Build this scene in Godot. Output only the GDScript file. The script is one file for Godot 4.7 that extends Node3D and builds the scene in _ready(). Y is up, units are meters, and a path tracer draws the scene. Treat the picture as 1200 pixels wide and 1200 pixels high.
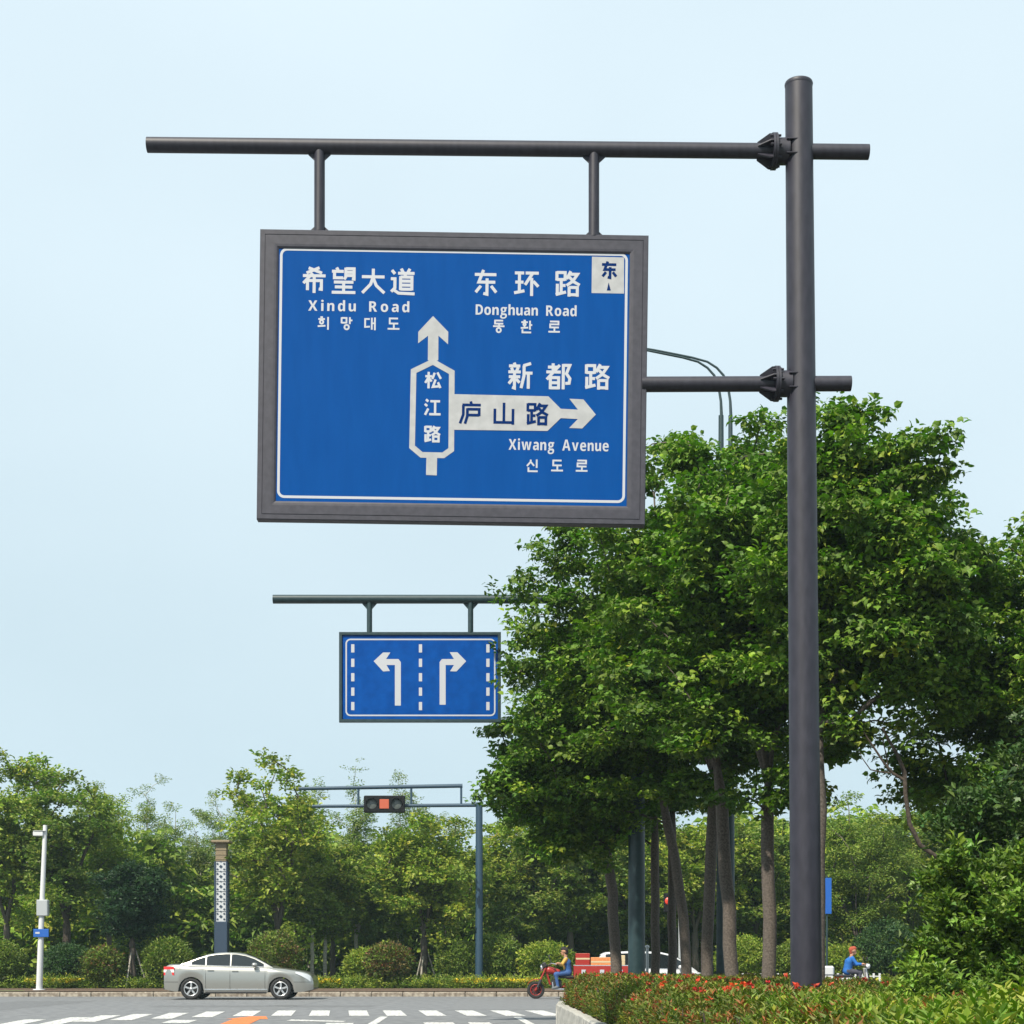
extends Node3D

const EYE := 1.15
const FOCAL := 1900.0
const HORIZON := 1126.0
var rng := RandomNumberGenerator.new()
var M := {}
var taken := {}
var clumps := {}


func _ready() -> void:
	# --- camera: level, lens shifted up ---
	var cam := Camera3D.new()
	cam.name = "camera"
	add_child(cam)
	cam.position = Vector3(0, EYE, 0)
	cam.projection = Camera3D.PROJECTION_FRUSTUM
	cam.near = 0.1
	cam.far = 2000.0
	cam.size = 0.1 * 1200.0 / FOCAL
	cam.frustum_offset = Vector2(0, 0.1 * (HORIZON - 600.0) / FOCAL)
	cam.current = true
	# --- sky, exposure ---
	var we := WorldEnvironment.new()
	we.name = "environment"
	var env := Environment.new()
	var sm := ProceduralSkyMaterial.new()
	sm.sky_top_color = lin(0.555, 0.650, 0.712)
	sm.sky_cover = haze_cover()
	sm.sky_cover_modulate = Color(1, 1, 1, 1)
	sm.sky_horizon_color = lin(0.390, 0.508, 0.570)
	sm.sky_curve = 0.35
	sm.ground_bottom_color = Color(0.30, 0.33, 0.30)
	sm.ground_horizon_color = Color(0.62, 0.70, 0.70)
	sm.sun_angle_max = 20.0
	var sky := Sky.new()
	sky.sky_material = sm
	env.background_mode = Environment.BG_SKY
	env.sky = sky
	env.tonemap_mode = Environment.TONE_MAPPER_LINEAR
	env.tonemap_exposure = 1.45
	env.fog_enabled = true
	env.fog_density = 0.0004
	env.fog_light_color = Color(0.80, 0.91, 0.95)
	env.sdfgi_enabled = true
	env.ssao_enabled = true
	env.ssil_enabled = true
	we.environment = env
	add_child(we)
	# --- sun: high, hazy, behind the camera and a little to the left ---
	var sun := DirectionalLight3D.new()
	sun.name = "sun"
	sun.light_energy = 1.55
	sun.light_color = Color(1.0, 0.965, 0.90)
	sun.light_angular_distance = 1.5
	sun.shadow_enabled = true
	add_child(sun)
	sun.look_at_from_position(Vector3(-13, 28, 19), Vector3.ZERO)
	# --- the place ---
	make_materials()
	make_clumps()
	build_setting()
	build_markings()
	build_direction_sign()
	build_lane_sign()
	build_signal_mast()
	build_street_furniture()
	build_roadside_trees()
	build_belt()
	build_hedge()
	build_cars()
	build_tricycle()
	build_scooter()


# ------------------------------------------------------------------ helpers
func at(px: float, py: float, d: float) -> Vector3:
	return Vector3((px - 600.0) / FOCAL * d, EYE + (HORIZON - py) / FOCAL * d, -d)


func side(px: float, d: float) -> float:
	return (px - 600.0) / FOCAL * d


func numbered(called: String) -> String:
	if not taken.has(called):
		taken[called] = 0
		return called
	taken[called] += 1
	return "%s_%03d" % [called, taken[called]]


func tag(o: Node, label: String, category: String, group := "", kind := "") -> Node:
	o.set_meta("label", label)
	if category != "":
		o.set_meta("category", category)
	if group != "":
		o.set_meta("group", group)
	if kind != "":
		o.set_meta("kind", kind)
	return o


func thing(called: String, label: String, category: String, where := Vector3.ZERO, turn := 0.0, group := "") -> Node3D:
	var o := Node3D.new()
	o.name = numbered(called)
	add_child(o)
	o.position = where
	o.rotation.y = turn
	tag(o, label, category, group)
	return o


func copy_of(o: Node3D, called: String, where: Vector3, turn: float, size := 1.0) -> Node3D:
	var c: Node3D = o.duplicate()
	c.name = numbered(called)
	add_child(c)
	c.position = where
	c.rotation.y = turn
	c.scale = Vector3.ONE * size
	return c


func begin(smooth := false) -> SurfaceTool:
	var s := SurfaceTool.new()
	s.begin(Mesh.PRIMITIVE_TRIANGLES)
	s.set_smooth_group(0 if smooth else -1)
	return s


func done(s: SurfaceTool) -> ArrayMesh:
	s.generate_normals()
	s.index()
	return s.commit()


func put(called: String, mesh: Mesh, m: Material, parent: Node = null, where := Vector3.ZERO) -> MeshInstance3D:
	var o := MeshInstance3D.new()
	o.mesh = mesh
	o.material_override = m
	if parent == null:
		o.name = numbered(called)
		add_child(o)
	else:
		o.name = called
		parent.add_child(o, true)
	o.position = where
	return o


func obj(called: String, s: SurfaceTool, m: Material, parent: Node = null) -> MeshInstance3D:
	return put(called, done(s), m, parent)


func tri(s: SurfaceTool, a: Vector3, b: Vector3, c: Vector3) -> void:
	s.add_vertex(a)
	s.add_vertex(c)
	s.add_vertex(b)


func quad(s: SurfaceTool, a: Vector3, b: Vector3, c: Vector3, d: Vector3) -> void:
	tri(s, a, b, c)
	tri(s, a, c, d)


func box(s: SurfaceTool, c: Vector3, size: Vector3, ch := 0.0, b := Basis.IDENTITY) -> void:
	var h := size * 0.5
	ch = minf(ch, minf(h.x, minf(h.y, h.z)) * 0.8)
	if ch <= 0.0:
		for ax in 3:
			for sg in [-1.0, 1.0]:
				var n := Vector3.ZERO
				n[ax] = h[ax] * sg
				var u := Vector3.ZERO
				u[(ax + 1) % 3] = h[(ax + 1) % 3]
				var v := Vector3.ZERO
				v[(ax + 2) % 3] = h[(ax + 2) % 3] * sg
				quad(s, c + b * (n - u - v), c + b * (n + u - v), c + b * (n + u + v), c + b * (n - u + v))
		return
	for ax in 3:
		var i1 := (ax + 1) % 3
		var i2 := (ax + 2) % 3
		for sg in [-1.0, 1.0]:
			var n := Vector3.ZERO
			n[ax] = h[ax] * sg
			var u := Vector3.ZERO
			u[i1] = h[i1] - ch
			var v := Vector3.ZERO
			v[i2] = (h[i2] - ch) * sg
			quad(s, c + b * (n - u - v), c + b * (n + u - v), c + b * (n + u + v), c + b * (n - u + v))
		for s1 in [-1.0, 1.0]:
			for s2 in [-1.0, 1.0]:
				var p1 := Vector3.ZERO
				p1[i1] = h[i1] * s1
				p1[i2] = (h[i2] - ch) * s2
				var p2 := Vector3.ZERO
				p2[i1] = (h[i1] - ch) * s1
				p2[i2] = h[i2] * s2
				var l := Vector3.ZERO
				l[ax] = h[ax] - ch
				if s1 * s2 > 0:
					quad(s, c + b * (p1 - l), c + b * (p2 - l) , c + b * (p2 + l), c + b * (p1 + l))
				else:
					quad(s, c + b * (p1 + l), c + b * (p2 + l), c + b * (p2 - l), c + b * (p1 - l))
	for sx in [-1.0, 1.0]:
		for sy in [-1.0, 1.0]:
			for sz in [-1.0, 1.0]:
				var pa := Vector3(h.x * sx, (h.y - ch) * sy, (h.z - ch) * sz)
				var pb := Vector3((h.x - ch) * sx, h.y * sy, (h.z - ch) * sz)
				var pc := Vector3((h.x - ch) * sx, (h.y - ch) * sy, h.z * sz)
				if sx * sy * sz > 0:
					tri(s, c + b * pa, c + b * pb, c + b * pc)
				else:
					tri(s, c + b * pa, c + b * pc, c + b * pb)


func tube(s: SurfaceTool, pts: Array, radii: Array, sides := 12, caps := true) -> void:
	var n := pts.size()
	var rings := []
	var up := Vector3.UP
	var d0: Vector3 = (pts[1] - pts[0]).normalized()
	if absf(d0.y) > 0.9:
		up = Vector3.FORWARD
	for i in n:
		var d: Vector3
		if i == 0:
			d = d0
		elif i == n - 1:
			d = (pts[i] - pts[i - 1]).normalized()
		else:
			d = ((pts[i] - pts[i - 1]).normalized() + (pts[i + 1] - pts[i]).normalized()).normalized()
		var x := up.cross(d).normalized()
		up = d.cross(x).normalized()
		var ring := PackedVector3Array()
		var r: float = radii[mini(i, radii.size() - 1)]
		for k in sides:
			var a := TAU * k / sides
			ring.append(pts[i] + (x * cos(a) + up * sin(a)) * r)
		rings.append(ring)
	for i in n - 1:
		for k in sides:
			var k2 := (k + 1) % sides
			quad(s, rings[i][k], rings[i][k2], rings[i + 1][k2], rings[i + 1][k])
	if caps:
		s.set_smooth_group(-1)
		for k in range(1, sides - 1):
			tri(s, rings[0][0], rings[0][k + 1], rings[0][k])
			tri(s, rings[n - 1][0], rings[n - 1][k], rings[n - 1][k + 1])
		s.set_smooth_group(0)


func rod(s: SurfaceTool, a: Vector3, b: Vector3, r: float, r2 := -1.0, sides := 12) -> void:
	tube(s, [a, b], [r, r if r2 < 0.0 else r2], sides)


func lathe(s: SurfaceTool, profile: Array, sides: int, t := Transform3D.IDENTITY) -> void:
	for i in profile.size() - 1:
		var p: Vector2 = profile[i]
		var q: Vector2 = profile[i + 1]
		for k in sides:
			var a := TAU * k / sides
			var b := TAU * (k + 1) / sides
			var p1 := t * Vector3(cos(a) * p.x, p.y, sin(a) * p.x)
			var p2 := t * Vector3(cos(b) * p.x, p.y, sin(b) * p.x)
			var q1 := t * Vector3(cos(a) * q.x, q.y, sin(a) * q.x)
			var q2 := t * Vector3(cos(b) * q.x, q.y, sin(b) * q.x)
			if p.x > 0.0:
				tri(s, p1, q1, p2)
			if q.x > 0.0:
				tri(s, p2, q1, q2)


func extrude(s: SurfaceTool, poly: PackedVector2Array, z0: float, z1: float, t := Transform3D.IDENTITY) -> void:
	if Geometry2D.is_polygon_clockwise(poly):
		poly.reverse()
	var ids := Geometry2D.triangulate_polygon(poly)
	for i in range(0, ids.size(), 3):
		var a := poly[ids[i]]
		var b := poly[ids[i + 1]]
		var c := poly[ids[i + 2]]
		if (b - a).cross(c - a) < 0.0:
			var w := b
			b = c
			c = w
		tri(s, t * Vector3(a.x, a.y, z1), t * Vector3(b.x, b.y, z1), t * Vector3(c.x, c.y, z1))
		if z1 != z0:
			tri(s, t * Vector3(a.x, a.y, z0), t * Vector3(c.x, c.y, z0), t * Vector3(b.x, b.y, z0))
	if z1 == z0:
		return
	for i in poly.size():
		var a := poly[i]
		var b := poly[(i + 1) % poly.size()]
		quad(s, t * Vector3(a.x, a.y, z0), t * Vector3(b.x, b.y, z0), t * Vector3(b.x, b.y, z1), t * Vector3(a.x, a.y, z1))


func along(pts: Array, x: float) -> float:
	if x <= pts[0].x:
		return pts[0].y
	for i in pts.size() - 1:
		if x <= pts[i + 1].x:
			var f: float = (x - pts[i].x) / maxf(pts[i + 1].x - pts[i].x, 1e-5)
			return lerpf(pts[i].y, pts[i + 1].y, f)
	return pts[-1].y


func haze_cover() -> ImageTexture:
	# thin uneven high haze over the whole sky
	var n := FastNoiseLite.new()
	n.seed = 77
	n.frequency = 1.1
	n.fractal_octaves = 5
	var img := Image.create(512, 256, false, Image.FORMAT_RGBA8)
	for y in 256:
		var el := PI * (0.5 - (y + 0.5) / 256.0)
		for x in 512:
			var a := TAU * x / 512.0
			var v := n.get_noise_3d(cos(a) * cos(el) * 1.6, sin(el) * 4.0, sin(a) * cos(el) * 1.6)
			img.set_pixel(x, y, Color(1.0, 1.0, 1.0, clampf(0.035 + 0.045 * v, 0.0, 1.0)))
	return ImageTexture.create_from_image(img)


# ------------------------------------------------------------------ materials
func lin(r: float, g: float, b: float) -> Color:
	return Color(r, g, b).linear_to_srgb()


func plain(c: Color, rough := 0.6, metal := 0.0, spec := 0.5) -> StandardMaterial3D:
	var m := StandardMaterial3D.new()
	m.albedo_color = c
	m.roughness = rough
	m.metallic = metal
	m.metallic_specular = spec
	return m


func noise_image(sd: int, freq: float, oct: int, c0: Color, c1: Color, size := 256, power := 1.0, contrast := 1.0) -> ImageTexture:
	var n := FastNoiseLite.new()
	n.seed = sd
	n.frequency = freq
	n.fractal_octaves = oct
	n.noise_type = FastNoiseLite.TYPE_SIMPLEX_SMOOTH
	var src := n.get_seamless_image(size, size)
	var img := Image.create(size, size, false, Image.FORMAT_RGB8)
	for y in size:
		for x in size:
			var v := clampf((src.get_pixel(x, y).r - 0.5) * contrast + 0.5, 0.0, 1.0)
			img.set_pixel(x, y, c0.lerp(c1, pow(v, power)))
	return ImageTexture.create_from_image(img)


func grained(c0: Color, c1: Color, scale: float, rough := 0.8, sd := 1, freq := 0.02, oct := 5, bump := 0.0, contrast := 1.4) -> StandardMaterial3D:
	var m := plain(Color.WHITE, rough)
	m.albedo_texture = noise_image(sd, freq, oct, c0, c1, 256, 1.0, contrast)
	m.uv1_triplanar = true
	m.uv1_world_triplanar = true
	m.uv1_scale = Vector3.ONE * scale
	if bump > 0.0:
		m.heightmap_enabled = true
		m.heightmap_texture = m.albedo_texture
		m.heightmap_scale = bump
	return m


func make_materials() -> void:
	M.asphalt = grained(lin(0.105, 0.110, 0.118), lin(0.170, 0.175, 0.182), 0.35, 0.9, 3, 0.03, 6, 0.25)
	M.patch = grained(lin(0.092, 0.096, 0.102), lin(0.140, 0.144, 0.150), 0.5, 0.9, 22, 0.04, 6, 0.25)
	M.patch_dark = grained(lin(0.120, 0.124, 0.130), lin(0.155, 0.160, 0.166), 0.4, 0.9, 23, 0.04, 6, 0.25)
	M.paint = grained(lin(0.26, 0.26, 0.255), lin(0.66, 0.66, 0.64), 0.7, 0.7, 5, 0.06, 6, 0.0, 2.4)
	M.orange_paint = grained(lin(0.50, 0.11, 0.02), lin(0.66, 0.19, 0.04), 0.9, 0.7, 6, 0.05, 5, 0.0, 1.8)
	M.kerb = grained(lin(0.17, 0.14, 0.11), lin(0.36, 0.32, 0.26), 0.45, 0.9, 7, 0.04, 6, 0.3, 1.8)
	M.concrete = grained(lin(0.24, 0.24, 0.22), lin(0.44, 0.43, 0.40), 0.8, 0.9, 8, 0.03, 6, 0.3)
	M.soil = grained(lin(0.055, 0.035, 0.022), lin(0.13, 0.085, 0.055), 0.7, 1.0, 9, 0.04, 6, 1.5)
	M.lawn = grained(lin(0.05, 0.085, 0.02), lin(0.10, 0.14, 0.035), 0.5, 1.0, 10, 0.04, 6, 1.0)
	M.pole = grained(lin(0.014, 0.0135, 0.023), lin(0.026, 0.0245, 0.038), 1.1, 0.5, 11, 0.05, 6, 0.04, 1.6)
	M.pole.uv1_scale = Vector3(1.1, 0.3, 1.1)
	M.frame = grained(lin(0.027, 0.027, 0.040), lin(0.042, 0.041, 0.057), 1.1, 0.55, 12, 0.04, 5, 0.04)
	M.groove = plain(lin(0.04, 0.037, 0.045), 0.6)
	M.blue = grained(lin(0.001, 0.054, 0.232), lin(0.002, 0.060, 0.250), 1.2, 0.35, 13, 0.03, 6)
	M.blue.uv1_scale = Vector3(0.9, 0.16, 0.9)
	M.blue_deep = plain(lin(0.010, 0.030, 0.21), 0.4)
	M.blue.metallic_specular = 0.2
	M.white_film = plain(lin(0.42, 0.435, 0.475), 0.45)
	M.grey_film = grained(lin(0.33, 0.335, 0.345), lin(0.39, 0.395, 0.405), 1.0, 0.4, 14, 0.03, 4)
	M.blue_ink = plain(lin(0.002, 0.020, 0.105), 0.4)
	M.blue_ink.metallic_specular = 0.15
	M.green_steel = grained(lin(0.010, 0.028, 0.034), lin(0.020, 0.045, 0.052), 0.9, 0.45, 15, 0.04, 5)
	M.blue2 = grained(lin(0.001, 0.050, 0.24), lin(0.002, 0.066, 0.30), 0.7, 0.3, 16, 0.02, 4)
	M.blue2.metallic_specular = 0.25
	M.blue_steel = plain(lin(0.020, 0.050, 0.085), 0.5)
	M.black = plain(lin(0.006, 0.0065, 0.008), 0.7, 0.0, 0.3)
	M.lens_dark = plain(lin(0.10, 0.115, 0.11), 0.3)
	M.white_steel = plain(lin(0.55, 0.56, 0.57), 0.4)
	M.galvanised = plain(lin(0.42, 0.44, 0.45), 0.45, 0.4)
	M.tan = grained(lin(0.15, 0.115, 0.065), lin(0.24, 0.19, 0.12), 2.0, 0.7, 17, 0.05, 4)
	M.navy = plain(lin(0.022, 0.042, 0.075), 0.5)
	M.plate_blue = plain(lin(0.006, 0.085, 0.36), 0.5)
	M.bark = grained(lin(0.060, 0.048, 0.040), lin(0.145, 0.122, 0.104), 1.6, 0.95, 18, 0.06, 6, 1.0, 1.5)
	M.bark_dark = grained(lin(0.035, 0.026, 0.020), lin(0.085, 0.066, 0.050), 2.2, 0.95, 19, 0.03, 6, 1.2, 1.8)
	M.bark_pale = grained(lin(0.26, 0.24, 0.20), lin(0.46, 0.43, 0.38), 1.5, 0.95, 20, 0.04, 6, 0.8, 1.8)
	M.leaf = leaf_material(0.55, Color(0.60, 0.80, 0.13))
	M.leaf_gloss = leaf_material(0.46, Color(0.40, 0.58, 0.10))
	M.petal = leaf_material(0.6, Color(0.6, 0.4, 0.3))
	M.silver = plain(lin(0.40, 0.395, 0.365), 0.28, 0.75)
	M.silver.clearcoat_enabled = true
	M.silver.clearcoat = 0.8
	M.silver.clearcoat_roughness = 0.05
	M.white_paint = plain(lin(0.50, 0.51, 0.52), 0.35)
	M.white_paint.clearcoat_enabled = true
	M.white_paint.clearcoat = 0.7
	M.tint_glass = plain(lin(0.012, 0.016, 0.018), 0.04, 0.0, 0.6)
	M.chrome = plain(lin(0.75, 0.75, 0.76), 0.18, 0.95)
	M.rubber = plain(lin(0.014, 0.014, 0.015), 0.85)
	M.alloy = plain(lin(0.56, 0.57, 0.58), 0.3, 0.7)
	M.trim = plain(lin(0.02, 0.02, 0.022), 0.7)
	M.tail_red = plain(lin(0.55, 0.03, 0.03), 0.15)
	M.tail_white = plain(lin(0.75, 0.70, 0.68), 0.15)
	M.headlamp = plain(lin(0.62, 0.64, 0.66), 0.08, 0.3)
	M.red_paint = plain(lin(0.30, 0.020, 0.014), 0.4)
	M.orange_card = grained(lin(0.50, 0.17, 0.05), lin(0.60, 0.23, 0.08), 2.0, 0.8, 21)
	M.tan_card = plain(lin(0.50, 0.40, 0.24), 0.8)
	M.engine = plain(lin(0.05, 0.05, 0.055), 0.45, 0.5)
	M.cloth = plain(Color.WHITE, 0.85)
	M.cloth.vertex_color_use_as_albedo = true
	M.hair = plain(lin(0.012, 0.010, 0.009), 0.6)


func leaf_material(rough: float, back: Color) -> StandardMaterial3D:
	var m := plain(Color.WHITE, rough, 0.0, 0.4)
	m.vertex_color_use_as_albedo = true
	m.backlight_enabled = true
	m.backlight = back
	m.cull_mode = BaseMaterial3D.CULL_DISABLED
	return m


# ------------------------------------------------------------------ leaves
func leaf(s: SurfaceTool, base: Vector3, dir: Vector3, nrm: Vector3, ln: float, wd: float, broad: bool, fold: float) -> void:
	var x := dir.cross(nrm).normalized()
	var n := x.cross(dir).normalized()
	var tip := base + dir * ln - n * ln * 0.18
	if broad:
		var mid := base + dir * ln * 0.5 + n * ln * 0.03
		var l1 := base + dir * ln * 0.16 + x * wd * 0.5 + n * fold * wd
		var l2 := base + dir * ln * 0.52 + x * wd * 0.56 + n * fold * wd * 0.8
		var l3 := base + dir * ln * 0.74 + x * wd * 0.24 + n * fold * wd * 0.3
		var r1 := base + dir * ln * 0.16 - x * wd * 0.5 + n * fold * wd
		var r2 := base + dir * ln * 0.52 - x * wd * 0.56 + n * fold * wd * 0.8
		var r3 := base + dir * ln * 0.74 - x * wd * 0.24 + n * fold * wd * 0.3
		tri(s, base, mid, l1)
		tri(s, l1, mid, l2)
		tri(s, l2, mid, l3)
		tri(s, l3, mid, tip)
		tri(s, base, r1, mid)
		tri(s, r1, r2, mid)
		tri(s, r2, r3, mid)
		tri(s, r3, tip, mid)
	else:
		var l := base + dir * ln * 0.45 + x * wd * 0.5 + n * fold * wd
		var r := base + dir * ln * 0.45 - x * wd * 0.5 + n * fold * wd
		tri(s, base, tip, l)
		tri(s, base, r, tip)


func rand_dir() -> Vector3:
	var y := rng.randf_range(-1, 1)
	var a := rng.randf() * TAU
	var q := sqrt(1.0 - y * y)
	return Vector3(cos(a) * q, y, sin(a) * q)


func make_clump(n: int, rad: float, ln: float, wd: float, broad: bool, upright: float, sd: int, flat := 0.6) -> ArrayMesh:
	rng.seed = sd
	var s := begin(false)
	for i in n:
		var off := rand_dir() * rad * pow(rng.randf(), 0.5)
		off.y *= flat
		var dir := (Vector3(off.x, 0, off.z).normalized() * 0.8 + rand_dir() * 0.6 + Vector3.UP * upright).normalized()
		var nrm := (Vector3.UP + rand_dir() * 0.75).normalized()
		if absf(nrm.dot(dir)) > 0.95:
			nrm = Vector3(dir.y, dir.z, dir.x)
		var v := rng.randf_range(0.72, 1.25)
		s.set_color(Color(v * rng.randf_range(0.9, 1.12), v, v * rng.randf_range(0.85, 1.15)))
		leaf(s, off, dir, nrm, ln * rng.randf_range(0.55, 1.35), wd * rng.randf_range(0.6, 1.25), broad, rng.randf_range(0.05, 0.3))
	return done(s)


func make_shoot(n: int, height: float, ln: float, wd: float, sd: int) -> ArrayMesh:
	rng.seed = sd
	var s := begin(false)
	for i in n:
		var t := float(i) / n
		var a := i * 2.4 + rng.randf() * 0.5
		var rise := lerpf(0.35, 1.5, t)
		var dir := Vector3(cos(a), rise, sin(a)).normalized()
		var v := rng.randf_range(0.75, 1.25)
		s.set_color(Color(v * rng.randf_range(0.92, 1.1), v, v))
		leaf(s, Vector3(0, height * t, 0) + rand_dir() * 0.012, dir, (Vector3.UP + rand_dir() * 0.3).normalized() if rise < 1.2 else Vector3(-cos(a), 0.6, -sin(a)).normalized(), ln * rng.randf_range(0.75, 1.15), wd, false, 0.2)
	return done(s)


func make_clumps() -> void:
	clumps.broad = make_clump(19, 0.17, 0.086, 0.074, true, -0.15, 31)
	clumps.broad2 = make_clump(20, 0.18, 0.082, 0.060, true, -0.25, 32)
	clumps.far = make_clump(15, 0.26, 0.17, 0.11, false, 0.0, 33)
	clumps.fine = make_clump(18, 0.22, 0.12, 0.055, false, 0.1, 34)
	clumps.ball = make_clump(14, 0.11, 0.065, 0.04, false, 0.35, 35, 0.9)
	clumps.glossy = make_clump(10, 0.10, 0.095, 0.05, false, 0.35, 36, 0.8)
	clumps.shoot = make_shoot(12, 0.13, 0.075, 0.022, 37)
	clumps.shoot2 = make_shoot(14, 0.17, 0.07, 0.026, 38)
	clumps.bloom = make_clump(14, 0.045, 0.04, 0.035, false, 0.6, 39, 0.8)
	clumps.wood = make_clump(16, 0.50, 0.32, 0.20, false, 0.0, 40)


func scatter(called: String, mesh: Mesh, m: Material, items: Array, parent: Node) -> MultiMeshInstance3D:
	# items: [Transform3D, Color]
	var buf := PackedFloat32Array()
	buf.resize(items.size() * 16)
	var k := 0
	for it in items:
		var t: Transform3D = it[0]
		var c: Color = it[1]
		var b := t.basis
		var o := t.origin
		buf[k] = b.x.x; buf[k + 1] = b.y.x; buf[k + 2] = b.z.x; buf[k + 3] = o.x
		buf[k + 4] = b.x.y; buf[k + 5] = b.y.y; buf[k + 6] = b.z.y; buf[k + 7] = o.y
		buf[k + 8] = b.x.z; buf[k + 9] = b.y.z; buf[k + 10] = b.z.z; buf[k + 11] = o.z
		buf[k + 12] = c.r; buf[k + 13] = c.g; buf[k + 14] = c.b; buf[k + 15] = 1.0
		k += 16
	var mm := MultiMesh.new()
	mm.transform_format = MultiMesh.TRANSFORM_3D
	mm.use_colors = true
	mm.mesh = mesh
	mm.instance_count = items.size()
	mm.buffer = buf
	var o2 := MultiMeshInstance3D.new()
	o2.multimesh = mm
	o2.material_override = m
	if parent == null:
		o2.name = numbered(called)
		add_child(o2)
	else:
		o2.name = called
		parent.add_child(o2, true)
	return o2


func leaf_color(pal: Array) -> Color:
	# pal: [[weight, Color], ...] in linear values
	var total := 0.0
	for p in pal:
		total += p[0]
	var r := rng.randf() * total
	for p in pal:
		r -= p[0]
		if r <= 0.0:
			var v := rng.randf_range(0.8, 1.2)
			return Color(p[1].r * v * rng.randf_range(0.86, 1.2), p[1].g * v, p[1].b * v * rng.randf_range(0.8, 1.3))
	return pal[0][1]


func turned(tilt: float, size: float) -> Basis:
	var b := Basis(Vector3.UP, rng.randf() * TAU)
	var ax := Vector3(rng.randf_range(-1, 1), 0, rng.randf_range(-1, 1))
	if ax.length() > 0.05:
		b = Basis(ax.normalized(), rng.randf_range(-tilt, tilt)) * b
	return b.scaled(Vector3.ONE * size)


# ------------------------------------------------------------------ trees
func make_tree(o: Node3D, spec: Dictionary) -> void:
	rng.seed = spec.seed
	var fn := FastNoiseLite.new()
	fn.seed = spec.seed
	fn.frequency = 0.9
	var h: float = spec.h
	var hb: float = spec.hb
	var rx: float = spec.r
	var rz: float = spec.get("rz", rx)
	var off: Vector3 = spec.get("off", Vector3.ZERO)
	var lean: Vector2 = spec.get("lean", Vector2.ZERO)
	var pos := PackedVector3Array()
	var par := PackedInt32Array()
	var chains := []
	# trunk up to the fork
	var chain := []
	var steps := 7
	for i in steps + 1:
		var t := float(i) / steps
		var w: Vector3 = Vector3(rng.randf_range(-1, 1), 0, rng.randf_range(-1, 1)) * spec.trunk * (0.22 if i > 0 and i < steps else 0.0)
		pos.append(Vector3(lean.x * t * t, hb * t, lean.y * t * t) + w)
		par.append(i - 1)
		chain.append(i)
	chains.append(chain)
	var fork := steps
	var first_open := steps - 2
	# main stems
	var stems: int = spec.get("stems", 3)
	var rise: float = spec.get("rise", 0.55)
	for k in stems:
		var a := TAU * (k + rng.randf_range(-0.25, 0.25)) / stems + 0.7
		var out: float = spec.get("open", 0.45) * (0.0 if stems == 1 else 1.0)
		var end := Vector3(lean.x, hb, lean.y) + off * 0.6 + Vector3(cos(a) * rx * out, (h - hb) * rise * rng.randf_range(0.85, 1.1), sin(a) * rz * out)
		var c := [fork]
		var from := pos[fork]
		for i in range(1, 7):
			var t := i / 6.0
			var ctl := from.lerp(end, 0.45) + Vector3(0, (h - hb) * 0.06, 0)
			var q := from.lerp(ctl, t).lerp(ctl.lerp(end, t), t) + rand_dir() * 0.05
			pos.append(q)
			par.append(c[-1])
			c.append(pos.size() - 1)
		chains.append(c)
	# branch ends fill the crown
	var tips := []
	var mid := Vector3(lean.x, hb + (h - hb) * 0.5, lean.y) + off
	var top_heavy: float = spec.get("top", 0.0)
	for i in int(spec.tips):
		var d := rand_dir()
		var rad := pow(rng.randf(), spec.get("fill", 0.42))
		var rough: float = clampf(1.0 + spec.get("rough", 0.28) * fn.get_noise_3dv(d * 1.6) * 2.0, 0.5, 1.12)
		if rng.randf() < spec.get("sprigs", 0.06):
			rad = 1.0
			rough = rng.randf_range(1.08, 1.24)
		var sh := 1.0 + top_heavy * d.y
		tips.append(mid + Vector3(d.x * rx * sh, d.y * (h - hb) * 0.5, d.z * rz * sh) * rad * rough)
	var origin := pos[fork]
	tips.sort_custom(func(a, b): return a.distance_squared_to(origin) < b.distance_squared_to(origin))
	var seg: float = spec.get("seg", 0.45)
	var tip_chains := []
	for tp in tips:
		var best := fork
		var bd := 1e9
		for j in range(first_open, pos.size()):
			var dd := pos[j].distance_to(tp)
			var over: float = pos[j].y - tp.y
			if over > 0.0:
				dd += over * 0.8
			if dd < bd:
				bd = dd
				best = j
		var from := pos[best]
		var ln := from.distance_to(tp)
		var n := clampi(int(ln / seg), 2, 6)
		var ctl: Vector3 = from.lerp(tp, 0.5) + Vector3(0, ln * 0.16, 0) + rand_dir() * ln * 0.1
		var c := [best]
		for i in range(1, n + 1):
			var t := float(i) / n
			pos.append(from.lerp(ctl, t).lerp(ctl.lerp(tp, t), t))
			par.append(c[-1])
			c.append(pos.size() - 1)
		chains.append(c)
		tip_chains.append(c)
	# thickness
	var r := PackedFloat32Array()
	r.resize(pos.size())
	var acc := PackedFloat32Array()
	acc.resize(pos.size())
	for i in range(pos.size() - 1, -1, -1):
		if acc[i] == 0.0:
			acc[i] = 1.0
		if par[i] >= 0:
			acc[par[i]] += acc[i] * 1.01
	var full := acc[fork]
	for i in pos.size():
		r[i] = maxf(spec.trunk * 0.92 * pow(acc[i] / full, 0.47), 0.006)
		if i <= fork:
			var t := float(i) / fork
			r[i] = spec.trunk * (lerpf(1.06, 0.92, t) + (0.28 if i == 0 else 0.0))
	var s := begin(true)
	for c in chains:
		var pts := []
		var rad := []
		for j in c:
			pts.append(pos[j])
			rad.append(r[j])
		if c[0] != 0:
			rad[0] = minf(rad[0], rad[1] * 1.25)
		rad[-1] = rad[-1] * 0.6
		var sides := 10 if c[0] == 0 else (6 if rad[0] > 0.03 else 4)
		if rad[0] < 0.011 and spec.get("coarse", false):
			sides = 3
		tube(s, pts, rad, sides, false)
	obj("trunk", s, spec.bark, o)
	# leaves
	var items := []
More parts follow.
